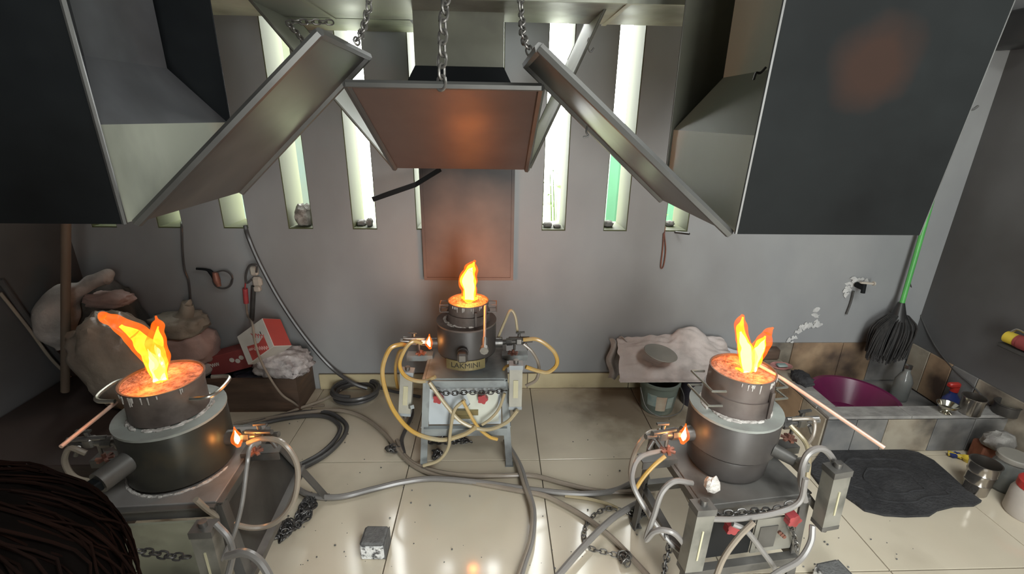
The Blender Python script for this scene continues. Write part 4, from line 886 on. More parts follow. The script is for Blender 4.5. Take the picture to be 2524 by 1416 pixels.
def carton(c, d, rot, label, scheme, seed):
    t = thing('carton', c, label, 'box', 'cartons in the left corner'); t.rotation_euler = rot.to_euler()
    x, y, z = d; a = 'card_white' if scheme == 0 else 'card_dark_red'
    b = MB().bbox((0, 0, 0), d, .002).build('box_body', a, t, smooth=False)
    if scheme == 0:
        w = MB(); w.poly([(-x*.30, -y/2-.0012, z*.02), (x*.10, -y/2-.0012, -.12*z), (x*.33, -y/2-.0012, -.02*z), (x*.33, -y/2-.0012, -z*.48), (-x*.30, -y/2-.0012, -z*.48)], .001, (0, 1, 0)); w.build('red_print', 'card_red', b, smooth=False)
        w = MB(); w.poly([(x/2+.0002, -y*.48, -z*.48), (x/2+.0002, y*.48, -z*.48), (x/2+.0002, y*.48, z*.48), (x/2+.0002, -y*.48, z*.48)], .001, (1, 0, 0)); w.build('red_side', 'card_red', b, smooth=False)
        w = MB()
        for k in range(5): w.tube([(-.02*x+.075*x*k, -y/2-.002, z*(.30-.06*k)), (.02*x+.075*x*k, -y/2-.002, z*(.20-.06*k)), (.0*x+.075*x*k, -y/2-.002, z*(.14-.06*k)), (.05*x+.075*x*k, -y/2-.002, z*(.26-.06*k))], .0016, n=5, sub=4)
        w.build('lettering', 'card_red', b)
        w = MB()
        for k in range(6): w.tube([(-.12*x+.07*x*k, -y/2-.003, -z*(.16+.04*k)), (-.08*x+.07*x*k, -y/2-.003, -z*(.26+.04*k)), (-.06*x+.07*x*k, -y/2-.003, -z*(.15+.04*k)), (-.03*x+.07*x*k, -y/2-.003, -z*(.24+.04*k))], .0020, n=5, sub=4)
        w.poly([(-.27*x, -y/2-.0024, -.08*z), (-.14*x, -y/2-.0024, -.12*z), (-.14*x, -y/2-.0024, -.2*z), (-.27*x, -y/2-.0024, -.16*z)], .0006, (0, -1, 0))
        w.build('pale_lettering', 'card_print', b)
        w = MB(); w.bx(.26*x, .28*x, -y/2-.0015, -y/2+.001, .05*z, .17*z); w.build('slot', 'black_hole', b, smooth=False)
    else:
        w = MB()
        for k in range(3): w.lathe([(.013, 0), (.013, .001)], (x*(.15+.12*k), -y/2-.0006, z*(.1-.12*(k % 2))), n=12, rot=Matrix.Rotation(R(90), 3, 'X'))
        for k in range(4): w.tube([(-.38*x+.05*x*k, -y/2-.001, .18*z), (-.36*x+.05*x*k, -y/2-.001, .0), (-.34*x+.05*x*k, -y/2-.001, .16*z)], .0016, n=5, sub=4)
        w.build('print_marks', 'card_white', b)
carton(at(652, 842, Y=2.25), (.185, .12, .165), Matrix.Rotation(R(-22), 3, 'Z') @ Matrix.Rotation(R(-24), 3, 'X') @ Matrix.Rotation(R(-40), 3, 'Y'), 'white and red carton tipped over on the wooden box', 0, 1)
carton(at(572, 885, Y=2.29), (.22, .10, .11), Matrix.Rotation(R(-16), 3, 'Y'), 'dark red carton lying behind the white and red one', 1, 2)
tag(MB().cyl(at(161, 965, Y=1.98), at(163, 420, Y=1.98), .017, n=14).build('pole', 'pole_brown'), 'brown pole leaning upright in the left corner', 'pole')
hose([at(0, 690, X=XL+.015), at(60, 775, X=XL+.015), at(120, 850, X=XL+.02), at(180, 920, X=XL+.03), at(232, 970, X=XL+.05)], .012, 'hose_black', 'thick dark cable slanting down the left wall', 'cables', 'cable', 'cable')
hose([at(0, 722, X=XL+.012), at(70, 810, X=XL+.012), at(130, 890, X=XL+.02), at(190, 945, X=XL+.03)], .007, 'hose_brown', 'thinner cable just below the thick one on the left wall', 'cables', 'cable', 'cable')

# ------------------------------------------------------------------ things on the back wall and the sills
yw = YB-.008
hose([at(447, 548, Y=YB+.05), at(448, 562, Y=yw), at(450, 620, Y=yw), at(455, 665, Y=yw), at(465, 695, Y=yw), at(470, 745, Y=yw)], .0055, 'hose_black', 'thin black cable hanging from the leftmost visible slot', 'cables', 'cable', 'cable')
t = thing('gas_torch', at(540, 715, Y=2.385), 'old hand torch with coiled hose hung on the back wall', 'torch', world=True)
w = MB(); w.tube([at(484, 663, Y=2.385), at(508, 665, Y=2.385), at(520, 672, Y=2.385), at(530, 690, Y=2.385)], [.006, .007, .012, .010], n=10); w.build('nozzle', 'soot_metal', t)
w = MB(); w.tube([at(530, 672, Y=2.375), at(534, 690, Y=2.375), at(540, 706, Y=2.375)], [.014, .018, .012], n=10); w.build('grip', 'valve_rust', t)
w = MB(); P = []
for k in range(26):
    q = k*.5; P.append(at(548+24*math.cos(q)+.3*k*.3, 690+22*math.sin(q), Y=2.39-.0006*k))
w.tube(P, .0045, n=6, sub=3); w.build('coiled_hose', 'hose_black', t)
t = thing('wall_socket', at(628, 705, Y=2.40), 'cream socket with a looped black lead and red connector on the back wall', 'socket', world=True)
c = at(627, 668, Y=2.395); w = MB(); w.bbox(c, (.04, .03, .05), .008); w.bbox(c+Vector((.006, 0, -.06)), (.05, .035, .055), .012); w.bbox(c+Vector((0, 0, -.10)), (.035, .03, .03), .006); w.build('socket_body', 'socket_cream', t, smooth=False)
w = MB(); w.tube([at(632, 672, Y=2.37), at(632, 655, Y=2.365), at(615, 655, Y=2.365), at(606, 680, Y=2.365), at(608, 698, Y=2.37), at(620, 690, Y=2.375)], .0055, n=8); w.build('lead', 'hose_black', t)
w = MB(); w.cyl(at(604, 712, Y=2.385), at(607, 748, Y=2.385), .013, n=12); w.tube([at(606, 690, Y=2.375), at(604, 712, Y=2.385)], .004, n=6, smooth=False); w.build('red_connector', 'knob_red', t)
w = MB(); w.cyl(at(625, 706, Y=2.395), at(621, 790, Y=2.395), .012, n=12); w.build('drop_pipe', 'frame_dark', t)
hose([at(607, 748, Y=2.38), at(611, 780, Y=2.37), at(622, 800, Y=2.14), at(630, 850, Y=2.13), at(650, 905, Y=2.12), at(690, 968, Y=2.12), at(722, 992, Y=2.14), at(745, 1004, Z=.01), at(800, 1000, Z=.01)], .0055, 'hose_brown', 'thin brown lead hanging from the socket over the cartons to the floor', 'cables', 'cable', 'cable')
def sill_z(): return SZ0+.006
def rock(x, y, Y, d, m, label, seed, name='rubble_stone'):
    p = at(x, y, Y=Y); p.z = SZ0+.006+d[2]*.42
    tag(MB().blob(p, d, seed=seed, amp=.3, n=14, m=10, freq=2.6, flat=.2).build(name, m, ang=50), label, 'rubble', 'rubble on the sills')
rock(750, 535, YB+.07, (.085, .09, .115), 'stone_wrapped', 'stone wrapped in plastic on the sill left of the middle hood', 21, 'wrapped_stone')
rock(893, 560, YB+.08, (.05, .06, .03), 'stone', 'flat bit of rubble on the sill just left of the middle hood', 22)
rock(912, 556, YB+.06, (.03, .05, .045), 'stone', 'upright bit of rubble at the right jamb of that same sill', 23)
rock(1349, 566, YB+.07, (.05, .05, .025), 'stone', 'low bit of rubble on the sill just right of the middle hood', 24)
rock(1372, 568, YB+.06, (.04, .05, .018), 'stone', 'thin chip at the right jamb of the sill right of the middle hood', 25)
rock(1497, 560, YB+.09, (.055, .06, .035), 'stone', 'rounded stone on the second sill right of the middle hood', 26)
rock(1648, 560, YB+.12, (.05, .05, .03), 'stone', 'small stone on the third sill right of the middle hood', 27)
def wire(pts, r, label, name='wire_hook'): return tag(MB().tube(pts, r, n=6, sub=5).build(name, 'valve_rust' if r > .003 else 'frame_dark'), label, 'hook', 'wire hooks')
wire([at(1640, 560, Y=YB+.03), at(1638, 578, Y=yw), at(1641, 615, Y=yw), at(1637, 650, Y=yw), at(1632, 662, Y=yw), at(1629, 655, Y=yw), at(1634, 610, Y=yw), at(1636, 575, Y=yw)], .0035, 'long rusty wire loop hanging below the third sill right of the middle hood')
tag(MB().cyl(at(1640, 570, Y=YB+.06), at(1699, 577, Y=YB-.08), .006, n=10).build('iron_rod', 'frame_dark'), 'short iron rod jutting from the third sill right of the middle hood', 'rod')
wire([at(1888, 166, Y=1.05), at(1874, 180, Y=1.06), at(1864, 180, Y=1.06), at(1858, 196, Y=1.07)], .0025, 'bent wire hook sticking out of the right hood')
wire([at(1448, 310, Y=1.2), at(1445, 325, Y=1.2), at(1450, 336, Y=1.2), at(1437, 338, Y=1.2)], .0022, 'small wire hook under the right hood flap')
wire([at(1462, 92, Y=1.8), at(1452, 95, Y=1.8), at(1448, 112, Y=1.8), at(1455, 128, Y=1.8), at(1464, 118, Y=1.8)], .003, 'wire hook on the right side flap of the middle hood')
wire([at(2382, 252, Y=.95), at(2388, 268, Y=.96), at(2398, 270, Y=.97), at(2410, 262, Y=.98)], .0025, 'wire hook on the far edge of the right hood front')
# tap
t = thing('wall_tap', at(2118, 720, Y=2.39), 'old tap on a broken plaster patch of the back wall above the basin', 'tap', world=True)
c = at(2112, 702, Y=2.40); w = MB(); w.cyl(c, c+Vector((0, -.05, 0)), .016, n=12); w.cyl(c+Vector((0, -.05, .02)), c+Vector((0, -.055, -.03)), .011, n=10); w.build('tap_body', 'soot_metal', t)
w = MB(); w.bar(c+Vector((-.02, -.045, .028)), c+Vector((.05, -.045, .022)), .012, .010); w.cyl(c+Vector((.052, -.045, .022)), c+Vector((.06, -.045, .022)), .012, n=10); w.build('tap_lever', 'socket_cream', t, smooth=False)
hose([at(2104, 718, Y=2.40), at(2097, 745, Y=2.405), at(2086, 775, Y=2.405)], .0055, 'frame_dark', 'short dark pipe under the tap', None, 'pipe', 'pipe')

# ------------------------------------------------------------------ right corner: bucket with cloth, tub
bc = Vector((.905, 2.20, 0))
t = thing('paint_bucket', bc, 'green paint bucket with torn labels under the cloth', 'bucket')
MB().lathe([(.080, 0), (.086, .006), (.104, .17), (.110, .172), (.110, .186), (.103, .188), (.099, .186), (.082, .012), (0, .012)], n=36).build('bucket_body', 'bucket_green', t)
def wrap(q0, q1, z0, z1, r0, r1):
    vs = []; fs = []; n = 10
    for i in range(n+1):
        q = q0+(q1-q0)*i/n
        for r, z in ((r0, z0), (r1, z1)): vs += [(r*math.cos(q), r*math.sin(q), z), ((r-.002)*math.cos(q), (r-.002)*math.sin(q), z)]
    for i in range(n):
        a = i*4; b = a+4; fs += [(a, b, b+2, a+2), (a+1, a+3, b+3, b+1), (a+2, b+2, b+3, a+3), (a, a+1, b+1, b)]
    return MB().add(vs, fs)
wrap(-2.0, -1.45, .035, .125, .0915, .1015).build('paper_label', 'bucket_label', t)
wrap(-2.5, -2.0, .06, .13, .0940, .1020).build('teal_label', 'bucket_teal', t); wrap(-1.42, -1.0, .05, .12, .0925, .1010).build('teal_label', 'bucket_teal', t)
w = MB(); w.tube([(.108, 0, .15), (.12, -.06, .10), (.08, -.12, .05), (-.02, -.13, .03), (-.09, -.09, .06), (-.11, -.02, .14)], .0025, n=6); w.build('bail', 'frame_grey', t)
t2 = MB().lathe([(.075, 0), (.10, .17), (.106, .172), (.106, .182), (.095, .18), (.07, .01), (0, .01)], (1.14, 2.25, 0), n=32).build('dark_tub', 'tub_dark')
tag(t2, 'dark plastic tub behind the right furnace, half under the cloth', 'tub')
def clothf(u, v):
    x = .70+.62*u; y = 2.385-.245*v; z = .365-.14*v*v-.055*v-.05*abs(u-.55)*1.2 - .06*max(0, u-.75)
    z += .018*mnoise.noise(Vector((u*6, v*5, 1)))+.010*mnoise.noise(Vector((u*15, v*13, 4)))+.05*max(0, 1-((u-.66)**2/.03+(v-.1)**2/.06))
    z -= .03*max(0, 1-((u-.36)**2/.02+(v-.5)**2/.06)); x += -.03*v*(u < .1)+.012*mnoise.noise(Vector((v*7, u*3, 2)))
    if v > .85: z -= .05*(v-.85)/.15*(1+.6*math.sin(u*17)); 
    return (x, y, max(z, .196))
tag(MB().sheet(clothf, 60, 36, .004).build('cloth', 'cloth', ang=70), 'dirty grey-pink cloth spread over the paint bucket', 'cloth')
def tailf(u, v):
    return (.655+.10*u+.012*math.sin(v*9), 2.375-.03*v-.02*math.sin(u*8), .335-.235*v+.012*math.sin(u*11))
tag(MB().sheet(tailf, 10, 20, .004).build('cloth', 'sack_white', ang=70), 'pale rag hanging against the wall left of the bucket', 'cloth')
c = at(1628, 872, Y=2.20)
tag(MB().lathe([(0, 0), (.088, 0), (.092, .004), (.088, .007), (.078, .004), (0, .003)], c, n=36, rot=Matrix.Rotation(R(10), 3, 'X') @ Matrix.Rotation(R(10), 3, 'Y'), ell=.85).build('round_lid', 'disc_grey'), 'grey round lid lying on the cloth', 'lid')
def paperf(u, v): return (1.235+.20*u, 2.395-.12*v-.02*u, .30-.05*v-.045*u+.006*math.sin(u*6+v*4))
tag(MB().sheet(paperf, 8, 8, .002).build('paper_sheet', 'paper'), 'bluish-white sheet of paper beside the cloth against the wall', 'paper')
def cloth2(u, v): return (1.22+.20*u, 2.35-.22*v, .225-.03*v+.02*mnoise.noise(Vector((u*5, v*5, 9)))-.02*u)
tag(MB().sheet(cloth2, 16, 16, .004).build('cloth', 'cloth', ang=70), 'folded pinkish rag between the cloth and the right flask', 'cloth')

# basin
KX0, KX1, KY0, KY1, KH = 1.575, 1.665, 1.815, 1.895, .20
t = thing('wash_basin', (2.02, 2.1, 0), 'low tiled wash basin built into the right corner', 'basin', world=True)
MB().bx(KX0+.006, KX1-.006, KY0+.006, YB, 0, KH-.012).build('side_kerb', 'cement', t, smooth=False)
MB().bx(KX1-.006, XR-.002, KY0+.006, KY1-.006, 0, KH-.012).build('front_kerb', 'cement', t, smooth=False)
MB().bx(KX1-.006, XR-.002, KY1-.006, YB-.002, 0, .03).build('basin_floor', 'tile_basin_grey', t, smooth=False)
def tile(c, d, m): MB().bbox(c, d, .002).build('tile', m, t, smooth=False)
for i, (x0, x1, m) in enumerate(((KX0, 1.72, 'tile_basin_grey'), (1.72, 1.87, 'tile_basin_grey'), (1.87, 2.11, 'tile_basin'), (2.11, 2.30, 'tile_basin_grey'), (2.30, XR-.003, 'tile_basin_grey'))):
    tile(((x0+x1)/2, KY0+.002, KH/2-.008), (x1-x0-.004, .010, KH-.02), m)
for y0, y1, m in ((KY0+.01, 2.0, 'tile_basin'), (2.0, 2.2, 'tile_basin_brown'), (2.2, 2.40, 'tile_basin_brown')): tile((KX0+.002, (y0+y1)/2, KH/2-.008), (.010, y1-y0-.004, KH-.02), m)
for x0, x1, m in ((KX0, 1.98, 'cement'), (1.98, XR-.003, 'cement')): tile(((x0+x1)/2, (KY0+KY1)/2, KH-.005), (x1-x0-.003, KY1-KY0+.006, .014), m)
for y0, y1, m in ((KY1+.004, 2.12, 'cement'), (2.12, 2.38, 'tile_basin')): tile(((KX0+KX1)/2, (y0+y1)/2, KH-.005), (KX1-KX0+.006, y1-y0-.003, .014), m)
for x0, x1, m in ((1.52, 1.75, 'tile_basin'), (1.75, 2.05, 'tile_basin_brown'), (2.05, 2.24, 'tile_basin_brown'), (2.24, XR-.012, 'tile_basin_grey')): tile(((x0+x1)/2, YB-.006, .165), (x1-x0-.004, .010, .25), m)
for y0, y1, m in ((2.28, 2.40, 'tile_basin'), (2.14, 2.28, 'tile_basin_brown'), (2.0, 2.14, 'tile_basin_grey'), (1.70, 2.0, 'tile_basin'), (1.45, 1.70, 'tile_basin')): tile((XR-.006, (y0+y1)/2, .165), (.010, y1-y0-.004, .25), m)
c = Vector((1.90, 2.07, .03))
t = MB().lathe([(.11, .0), (.115, .002), (.188, .115), (.205, .118), (.206, .124), (.186, .124), (.112, .008), (0, .008)], c, n=44).build('washing_bowl', 'plastic_purple')
tag(t, 'purple plastic washing bowl inside the basin', 'bowl')
tag(MB().bbox(Vector((1.60, 2.385, .235)), (.115, .05, .075), .012).build('soap_box', 'wood_box'), 'brown rounded box standing at the back end of the basin kerb', 'box')
t = thing('soap_dish', (1.617, 2.28, .202), 'pink dish with a grey-green soap on the basin kerb', 'dish')
MB().lathe([(.045, 0), (.062, .012), (.058, .014), (.042, .004), (0, .004)], n=28, ell=.7).build('dish', 'pink_plastic', t)
MB().bbox((.004, 0, .013), (.055, .034, .014), .005).build('soap', 'bucket_teal', t)
tag(MB().blob(Vector((1.64, 2.13, .222)), (.085, .13, .05), seed=31, amp=.3, n=20, m=12, freq=4).build('scouring_pad', 'mat_black', ang=60), 'dark crumpled scouring pad on the basin kerb', 'pad')
# broom
t = thing('broom', (2.24, 2.27, .19), 'black broom with a green handle leaning upside in the basin corner', 'broom', world=True)
b0 = at(2222, 752, Y=2.33); b1 = at(2312, 440, Y=2.37)
w = MB(); w.cyl(b0, b0+(b1-b0)*1.6, .0125, n=14); w.build('handle', 'handle_green', t)
w = MB(); w.cyl(b0+(b1-b0)*.02+Vector((-.004, .0, 0)), b0-(b1-b0)*.13, .016, .045, n=16); w.build('collar', 'plastic_black', t)
w = MB(); rnd = random.Random(4); q0 = b0-(b1-b0)*.08
for k in range(260):
    u = rnd.uniform(-1, 1); v = rnd.uniform(-1, 1); e = at(2184+u*52, 893+rnd.uniform(-14, 8)-abs(u)*14, Y=2.27+.045*v)
    a = q0+Vector((u*.035, v*.025, 0)); m_ = (a+e)/2+Vector((u*.035, v*.012, .03)); w.tube([a, m_, e], [.0035, .0042, .0018], n=4, sub=3)
w.build('bristles', 'bristle', t, kind='stuff')
# bottles and pots
def lathe_thing(name, c, prof, m, label, cat, n=30, group=None, parts=()):
    t = thing(name, c, label, cat, group); MB().lathe(prof, n=n).build('body', m, t)
    for nm, pr, mm in parts: MB().lathe(pr, n=n).build(nm, mm, t)
    return t
lathe_thing('clear_bottle', (2.30, 2.22, .03), [(0, 0), (.04, 0), (.042, .01), (.042, .12), (.03, .15), (.016, .175), (.016, .20), (.013, .20), (.013, .172), (.038, .12), (.038, .012), (0, .010)], 'clear_plastic', 'clear plastic bottle standing in the basin by the broom', 'bottle', parts=(('cap', [(0, .196), (.018, .196), (.018, .215), (0, .217)], 'steel'),))
t = thing('spray_bottle', (2.38, 2.02, .03), 'blue bottle with a red top leaning at the right side of the basin', 'bottle')
MB().lathe([(0, 0), (.045, 0), (.048, .01), (.048, .10), (.04, .135), (.02, .16), (.02, .175), (0, .175)], n=26, ell=.7).build('body', 'plastic_blue', t)
w = MB(); w.cyl((0, 0, .175), (0, 0, .20), .018, n=14); w.bbox((-.012, 0, .212), (.06, .026, .026), .006); w.build('spray_head', 'plastic_red', t)
wrap(-2.6, -.6, .02, .085, .0495, .0495).build('label_band', 'sack_olive', t)
tag(MB().bbox(Vector((2.36, 1.94, .075)), (.06, .05, .09), .006).build('sponge_block', 'sack_olive'), 'beige block beside the blue bottle', 'sponge')
lathe_thing('small_steel_bowl', at(2330, 1018, Z=.204), [(0, 0), (.022, 0), (.024, .003), (.012, .012), (.012, .018), (.03, .024), (.044, .044), (.046, .048), (.041, .047), (.026, .027), (0, .022)], 'steel_bright', 'small shiny footed steel bowl on the front kerb of the basin', 'bowl')
lathe_thing('steel_mug', at(2388, 1018, Z=.204), [(0, 0), (.040, 0), (.042, .004), (.045, .075), (.048, .085), (.048, .088), (.043, .087), (.038, .006), (0, .004)], 'steel', 'dull steel mug on the basin kerb next to the shiny bowl', 'mug')
lathe_thing('dark_pot', at(2476, 1020, Z=.204), [(0, 0), (.045, 0), (.048, .004), (.048, .05), (.053, .054), (.053, .058), (.045, .057), (.042, .006), (0, .004)], 'pot_dark', 'dark metal pot near the right end of the basin kerb', 'pot')
lathe_thing('grey_pot', at(2520, 1022, Z=.204), [(0, 0), (.042, 0), (.045, .004), (.045, .06), (.049, .064), (.042, .065), (.038, .006), (0, .004)], 'disc_grey', 'grey pot at the right edge of the picture on the basin kerb', 'pot')
# floor mat
mp_ = [(2030, 1108), (2090, 1108), (2150, 1106), (2210, 1110), (2262, 1120), (2300, 1140), (2340, 1175), (2372, 1205), (2418, 1240), (2400, 1250), (2350, 1252), (2310, 1262), (2290, 1275), (2230, 1277), (2180, 1274), (2130, 1262), (2108, 1245), (2075, 1222), (2050, 1215), (2020, 1200), (1990, 1160)]
mp3 = [at(x, y, Z=.001) for x, y in mp_]; w = MB().poly(mp3, .012)
cm = sum(mp3, Vector())/len(mp3)
mt = w.build('floor_mat', 'mat_black', smooth=False); tag(mt, 'ragged black rubber mat on the floor in front of the basin', 'mat')
w = MB()
for s_ in (.35, .62): 
    w.tube([(cm+(p-cm)*s_)+Vector((0, 0, .012)) for p in mp3], .007, n=5, sub=3, closed=True, flat=.5)
w.v = [v-mt.location for v in w.v]; o = bpy.data.objects.new('mat_ridge', w.mesh('mat_ridge', 'mat_black')); COL.objects.link(o); o.parent = mt
# things on the floor at the right
lathe_thing('steel_cup', at(2400, 1212, Z=.0), [(0, 0), (.040, 0), (.042, .004), (.044, .05), (.047, .056), (.045, .062), (.048, .10), (.051, .106), (.049, .112), (.053, .15), (.056, .155), (.051, .154), (.038, .006), (0, .004)], 'steel', 'ribbed steel cup on the floor beside the mat', 'cup')
t = lathe_thing('glass_jar', at(2470, 1200, Z=.0), [(0, 0), (.056, 0), (.062, .008), (.062, .12), (.055, .135), (.055, .15), (.05, .15), (.05, .135), (.057, .12), (.057, .010), (0, .008)], 'clear_plastic', 'clear jar standing behind the steel cup', 'jar', parts=(('lid', [(0, .146), (.060, .146), (.060, .164), (.055, .168), (0, .168)], 'disc_grey'), ('contents', [(0, .012), (.055, .012), (.055, .08), (0, .082)], 'disc_grey')))
lathe_thing('salt_jar', at(2530, 1270, Z=.0), [(0, 0), (.070, 0), (.075, .008), (.075, .10), (.066, .125), (.062, .13), (0, .13)], 'jar_salt', 'pale jar with a red lid at the right edge', 'jar', parts=(('lid', [(0, .129), (.066, .129), (.066, .158), (.061, .162), (0, .162)], 'plastic_red'),))
t = thing('yellow_scoop', at(2392, 1140, Z=.001), 'yellow plastic scoop on the floor behind the steel cup', 'scoop', rz=R(-35))
MB().lathe([(0, 0), (.028, .0), (.04, .018), (.036, .018), (.025, .004), (0, .004)], n=24, ell=.75).build('bowl', 'plastic_yellow', t)
MB().tube([(-.035, 0, .014), (-.06, 0, .016), (-.085, 0, .014)], [.012, .009, .013], n=10, flat=.5).build('handle', 'plastic_yellow', t)
tag(MB().blob(at(2352, 1122, Z=.012), (.05, .03, .024), seed=41, amp=.3, n=12, m=8).build('blue_rag', 'plastic_blue'), 'small dark blue scrap on the floor by the basin front', 'rag')
tag(MB().bbox(at(2440, 1118, Z=.05), (.12, .08, .10), .006, Matrix.Rotation(R(-15), 3, 'Z')).build('clay_brick', 'brick_orange'), 'orange clay brick on the floor at the basin front', 'brick')
tag(MB().blob(at(2462, 1088, Z=.14), (.12, .09, .085), seed=43, amp=.25, n=16, m=10, flat=.2).build('grey_stone', 'stone', ang=50), 'grey lump of stone lying on the clay brick', 'stone')
t = thing('spray_can', at(2502, 846, X=2.40), 'can with a yellow cap lying on a ledge of the right wall', 'can', world=True)
ca, cb = at(2482, 830, X=2.40), at(2512, 832, X=2.40); ax = Vector((.06, -1, 0)).normalized()
w = MB(); w.cyl(ca, ca+ax*.045, .028, n=18); w.build('cap', 'plastic_yellow', t)
w = MB(); w.cyl(ca+ax*.045, ca+ax*.06, .030, n=18); w.cyl(ca+ax*.06, ca+ax*.20, .032, n=18); w.build('can_body', 'card_dark_red', t)
w = MB(); w.tube([ca+ax*.01+Vector((0, 0, .028)), ca+ax*.03+Vector((0, 0, .05)), ca+ax*.07+Vector((0, 0, .045)), ca+ax*.08+Vector((0, 0, .03))], .006, n=8); w.build('clip', 'steel', t)
tag(MB().bbox(ca+ax*.12+Vector((.02, 0, -.042)), (.10, .26, .018), .003, Matrix.Rotation(R(0), 3, 'Z')).build('wall_ledge', 'frame_dark'), 'small dark wall ledge under the yellow-capped can', 'shelf')
hose([at(2240, 690, Y=YB-.01), at(2262, 760, X=XR-.01), at(2300, 845, X=XR-.01), at(2350, 910, X=XR-.01), at(2400, 955, X=XR-.02), at(2440, 1000, X=XR-.03)], .004, 'hose_black', 'thin black cable running down the right wall behind the basin', 'cables', 'cable', 'cable')
w = MB(); c = at(2515, 72, X=2.38); w.blob(c, (.18, .30, .16), seed=51, amp=.03, n=20, m=12, power=.5); w.bx(c.x+.06, XR, c.y-.05, c.y+.05, c.z-.04, c.z+.04)
tag(w.build('wall_fixture', 'plastic_black'), 'dark rounded fixture high on the right wall', 'fixture')
# concrete blocks
def block(c, d, rz, label, seed):
    t = thing('concrete_block', c, label, 'block', 'concrete blocks', rz); rnd = random.Random(seed)
    w = MB().bbox((0, 0, d[2]*.43), (d[0], d[1], d[2]*.86), .006)
    w.build('block_body', 'block_side', t, ang=20)
    w = MB().bbox((0, 0, d[2]*.91), (d[0]*.99, d[1]*.99, d[2]*.18), .008); w.build('sooty_top', 'block_top', t, ang=20)
    w = MB().bbox((d[0]*.5, 0, d[2]*.48), (.003, d[1]*.97, d[2]*.92), .001); w.build('sooty_side', 'block_top', t, ang=20)
block(at(922, 1375, Z=0)+Vector((0, .03, 0)), (.088, .085, .075), R(-2), 'speckled white concrete block with a sooty top on the floor between the stands', 1)
block(at(2052, 1452, Z=0), (.095, .095, .075), R(10), 'dark concrete block at the bottom edge right of the right stand', 2)

# crumbs of charcoal and plaster scattered on the floor
w = MB(); rnd = random.Random(77)
for k in range(170):
    p = at(rnd.uniform(700, 2350), rnd.uniform(1010, 1410), Z=.002); r_ = rnd.uniform(.0012, .0042)
    if p.x > 1.5 and p.y > 1.4: continue
    w.blob(p+Vector((0, 0, r_*.4)), (r_*2, r_*1.6, r_*1.4), seed=k, amp=.3, n=6, m=4)
tag(w.build('floor_crumbs', 'block_top', smooth=False), 'dark crumbs of charcoal scattered over the pale floor tiles', 'crumbs', kind='stuff')

# ------------------------------------------------------------------ person at the lower left edge (hair nearest the camera)
HC = Vector((-.425, .275, 1.15))
t = thing('person', (HC.x-.05, .16, 0), 'person with long dark hair in a black top, head at the bottom left edge', 'person', world=True)
def skinned(name, J, E_, rad, m, parent):
    me = bpy.data.meshes.new(name); o0 = parent.location
    me.from_pydata([tuple(Vector(j)-o0) for j in J], E_, []); ob = bpy.data.objects.new(name, me); COL.objects.link(ob)
    s = ob.modifiers.new('skin', 'SKIN'); s.use_smooth_shade = True
    for v, r in zip(me.skin_vertices[0].data, rad): v.radius = (r, r) if not isinstance(r, tuple) else r
    me.skin_vertices[0].data[0].use_root = True
    ob.modifiers.new('sub', 'SUBSURF').levels = 2; ob.modifiers['sub'].render_levels = 2
    dg = bpy.context.evaluated_depsgraph_get(); nm = bpy.data.meshes.new_from_object(ob.evaluated_get(dg)); bpy.data.objects.remove(ob)
    nm.materials.clear(); nm.materials.append(M[m]); nm.name = name
    o2 = bpy.data.objects.new(name, nm); COL.objects.link(o2); o2.parent = parent; return o2
x, y, z = HC
J = [(x-.05, y-.13, .50), (x-.04, y-.10, .66), (x-.02, y-.05, .82), (x-.01, y-.02, .92), (x, y-.01, .985), (x, y, 1.03), (x, y+.01, 1.10), (x, y+.01, 1.17),
     (x-.19, y-.03, .88), (x-.25, y+.05, .66), (x-.20, y+.24, .58), (x-.19, y+.32, .57), (x+.17, y-.06, .88), (x+.22, y+.02, .66), (x+.14, y+.20, .58), (x+.12, y+.28, .57),
     (x-.14, y-.12, .46), (x-.17, y+.24, .46), (x-.17, y+.22, .10), (x-.17, y+.34, .05), (x+.04, y-.12, .46), (x+.06, y+.24, .46), (x+.06, y+.22, .10), (x+.06, y+.34, .05)]
Ed = [(0, 1), (1, 2), (2, 3), (3, 4), (4, 5), (5, 6), (6, 7), (3, 8), (8, 9), (9, 10), (10, 11), (3, 12), (12, 13), (13, 14), (14, 15), (0, 16), (16, 17), (17, 18), (18, 19), (0, 20), (20, 21), (21, 22), (22, 23)]
rad = [.11, .10, .11, .09, .05, .055, .085, .06, .055, .042, .032, .028, .055, .042, .032, .028, .08, .06, .04, .035, .08, .06, .04, .035]
skinned('body', J, Ed, rad, 'skin', t)
# fingers of both hands resting on the knees
w = MB()
for s_, hx, hy in ((-1, x-.19, y+.32), (1, x+.12, y+.28)):
    for k in range(4): w.tube([(hx-.024+.016*k, hy+.01, .565), (hx-.026+.017*k, hy+.05, .56), (hx-.026+.017*k, hy+.075-.004*abs(k-1.5), .542)], [.009, .0085, .006], n=8, sub=4)
    w.tube([(hx-s_*.02, hy-.01, .57), (hx-s_*.045, hy+.015, .562), (hx-s_*.05, hy+.04, .552)], [.010, .009, .007], n=8, sub=4)
w.build('fingers', 'skin', t)
skinned('shirt', [J[i] for i in (0, 1, 2, 3, 8, 9, 12, 13)]+[(x, y-.015, .965)], [(0, 1), (1, 2), (2, 3), (3, 4), (4, 5), (3, 6), (6, 7), (3, 8)], [.125, .115, .125, .11, .075, .06, .075, .06, .06], 'shirt_dark', t)
skinned('trousers', [J[i] for i in (0, 16, 17, 18, 20, 21, 22)], [(0, 1), (1, 2), (2, 3), (0, 4), (4, 5), (5, 6)], [.125, .09, .07, .055, .09, .07, .055], 'shirt_dark', t)
w = MB()   # face on the far side: nose, ears, lips
hd = Vector((x, y+.01, 1.10))
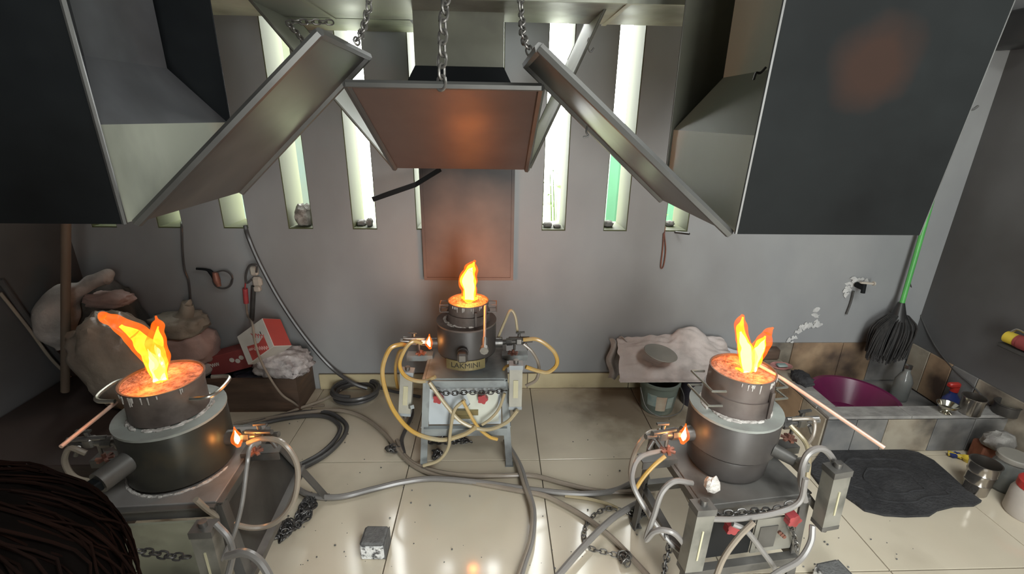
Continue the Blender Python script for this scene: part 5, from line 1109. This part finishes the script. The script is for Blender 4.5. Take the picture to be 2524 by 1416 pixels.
w.tube([hd+Vector((0, .085, .02)), hd+Vector((0, .105, -.01)), hd+Vector((0, .098, -.025))], [.008, .014, .010], n=8)
for s_ in (-1, 1): w.blob(hd+Vector((s_*.085, .0, -.005)), (.02, .035, .06), seed=2, amp=.05, n=10, m=8)
w.build('nose_and_ears', 'skin', t)
w = MB()
for s_ in (-1, 1): w.blob(hd+Vector((s_*.032, .082, .012)), (.03, .016, .018), seed=3, amp=.02, n=10, m=8)
w.build('eyes', 'plastic_black', t)
w = MB(); w.tube([hd+Vector((-.025, .082, -.05)), hd+Vector((0, .092, -.05)), hd+Vector((.025, .082, -.05))], [.003, .006, .003], n=6); w.build('mouth', 'pink_plastic', t)
# hair: cap plus strands falling to the shoulders
w = MB(); w.blob(hd+Vector((0, -.025, .02)), (.235, .235, .25), seed=6, amp=.04, n=30, m=20, power=.95)
w.tube([hd+Vector((0, -.07, .0)), hd+Vector((0, -.10, -.12)), hd+Vector((0, -.11, -.28)), hd+Vector((0, -.10, -.40))], [.10, .105, .08, .03], n=20, sub=6)
hr = w.build('hair', 'hair', t)
w = MB(); rnd = random.Random(9)
for k in range(150):
    q = rnd.uniform(0, 6.283); e = rnd.uniform(.75, 1.4); rr = .120+rnd.uniform(0, .006)
    pts = []
    for s_ in range(6):
        ee = e-.25*s_; qq = q+.05*s_*rnd.uniform(-1, 1)
        pts.append(hd+Vector((0, -.025, .02))+Vector((math.cos(qq)*math.cos(max(ee, -.2))*rr, math.sin(qq)*math.cos(max(ee, -.2))*rr, math.sin(max(ee, -.2))*rr*1.05 - max(0, -.2-ee)*.22)))
    if math.sin(q) > .55 and e < .7: continue
    w.tube(pts, [.0008, .0012, .0012, .001, .0008, .0004], n=4, sub=2)
w.build('hair_strands', 'hair_brown', hr, kind='stuff')
t = thing('stool', (x-.05, .13, 0), 'low wooden stool under the seated person', 'stool')
MB().lathe([(0, .36), (.16, .36), (.165, .365), (.165, .385), (.16, .39), (0, .39)], n=28).build('seat', 'wood_box', t)
for a in range(4):
    q = a*math.pi/2+.78; MB().bar((math.cos(q)*.15, math.sin(q)*.15, 0), (math.cos(q)*.11, math.sin(q)*.11, .36), .03, .03).build('leg', 'wood_box', t, smooth=False)

for o in bpy.data.objects:
    for k in ('_world', '_world2'):
        if k in o: del o[k]
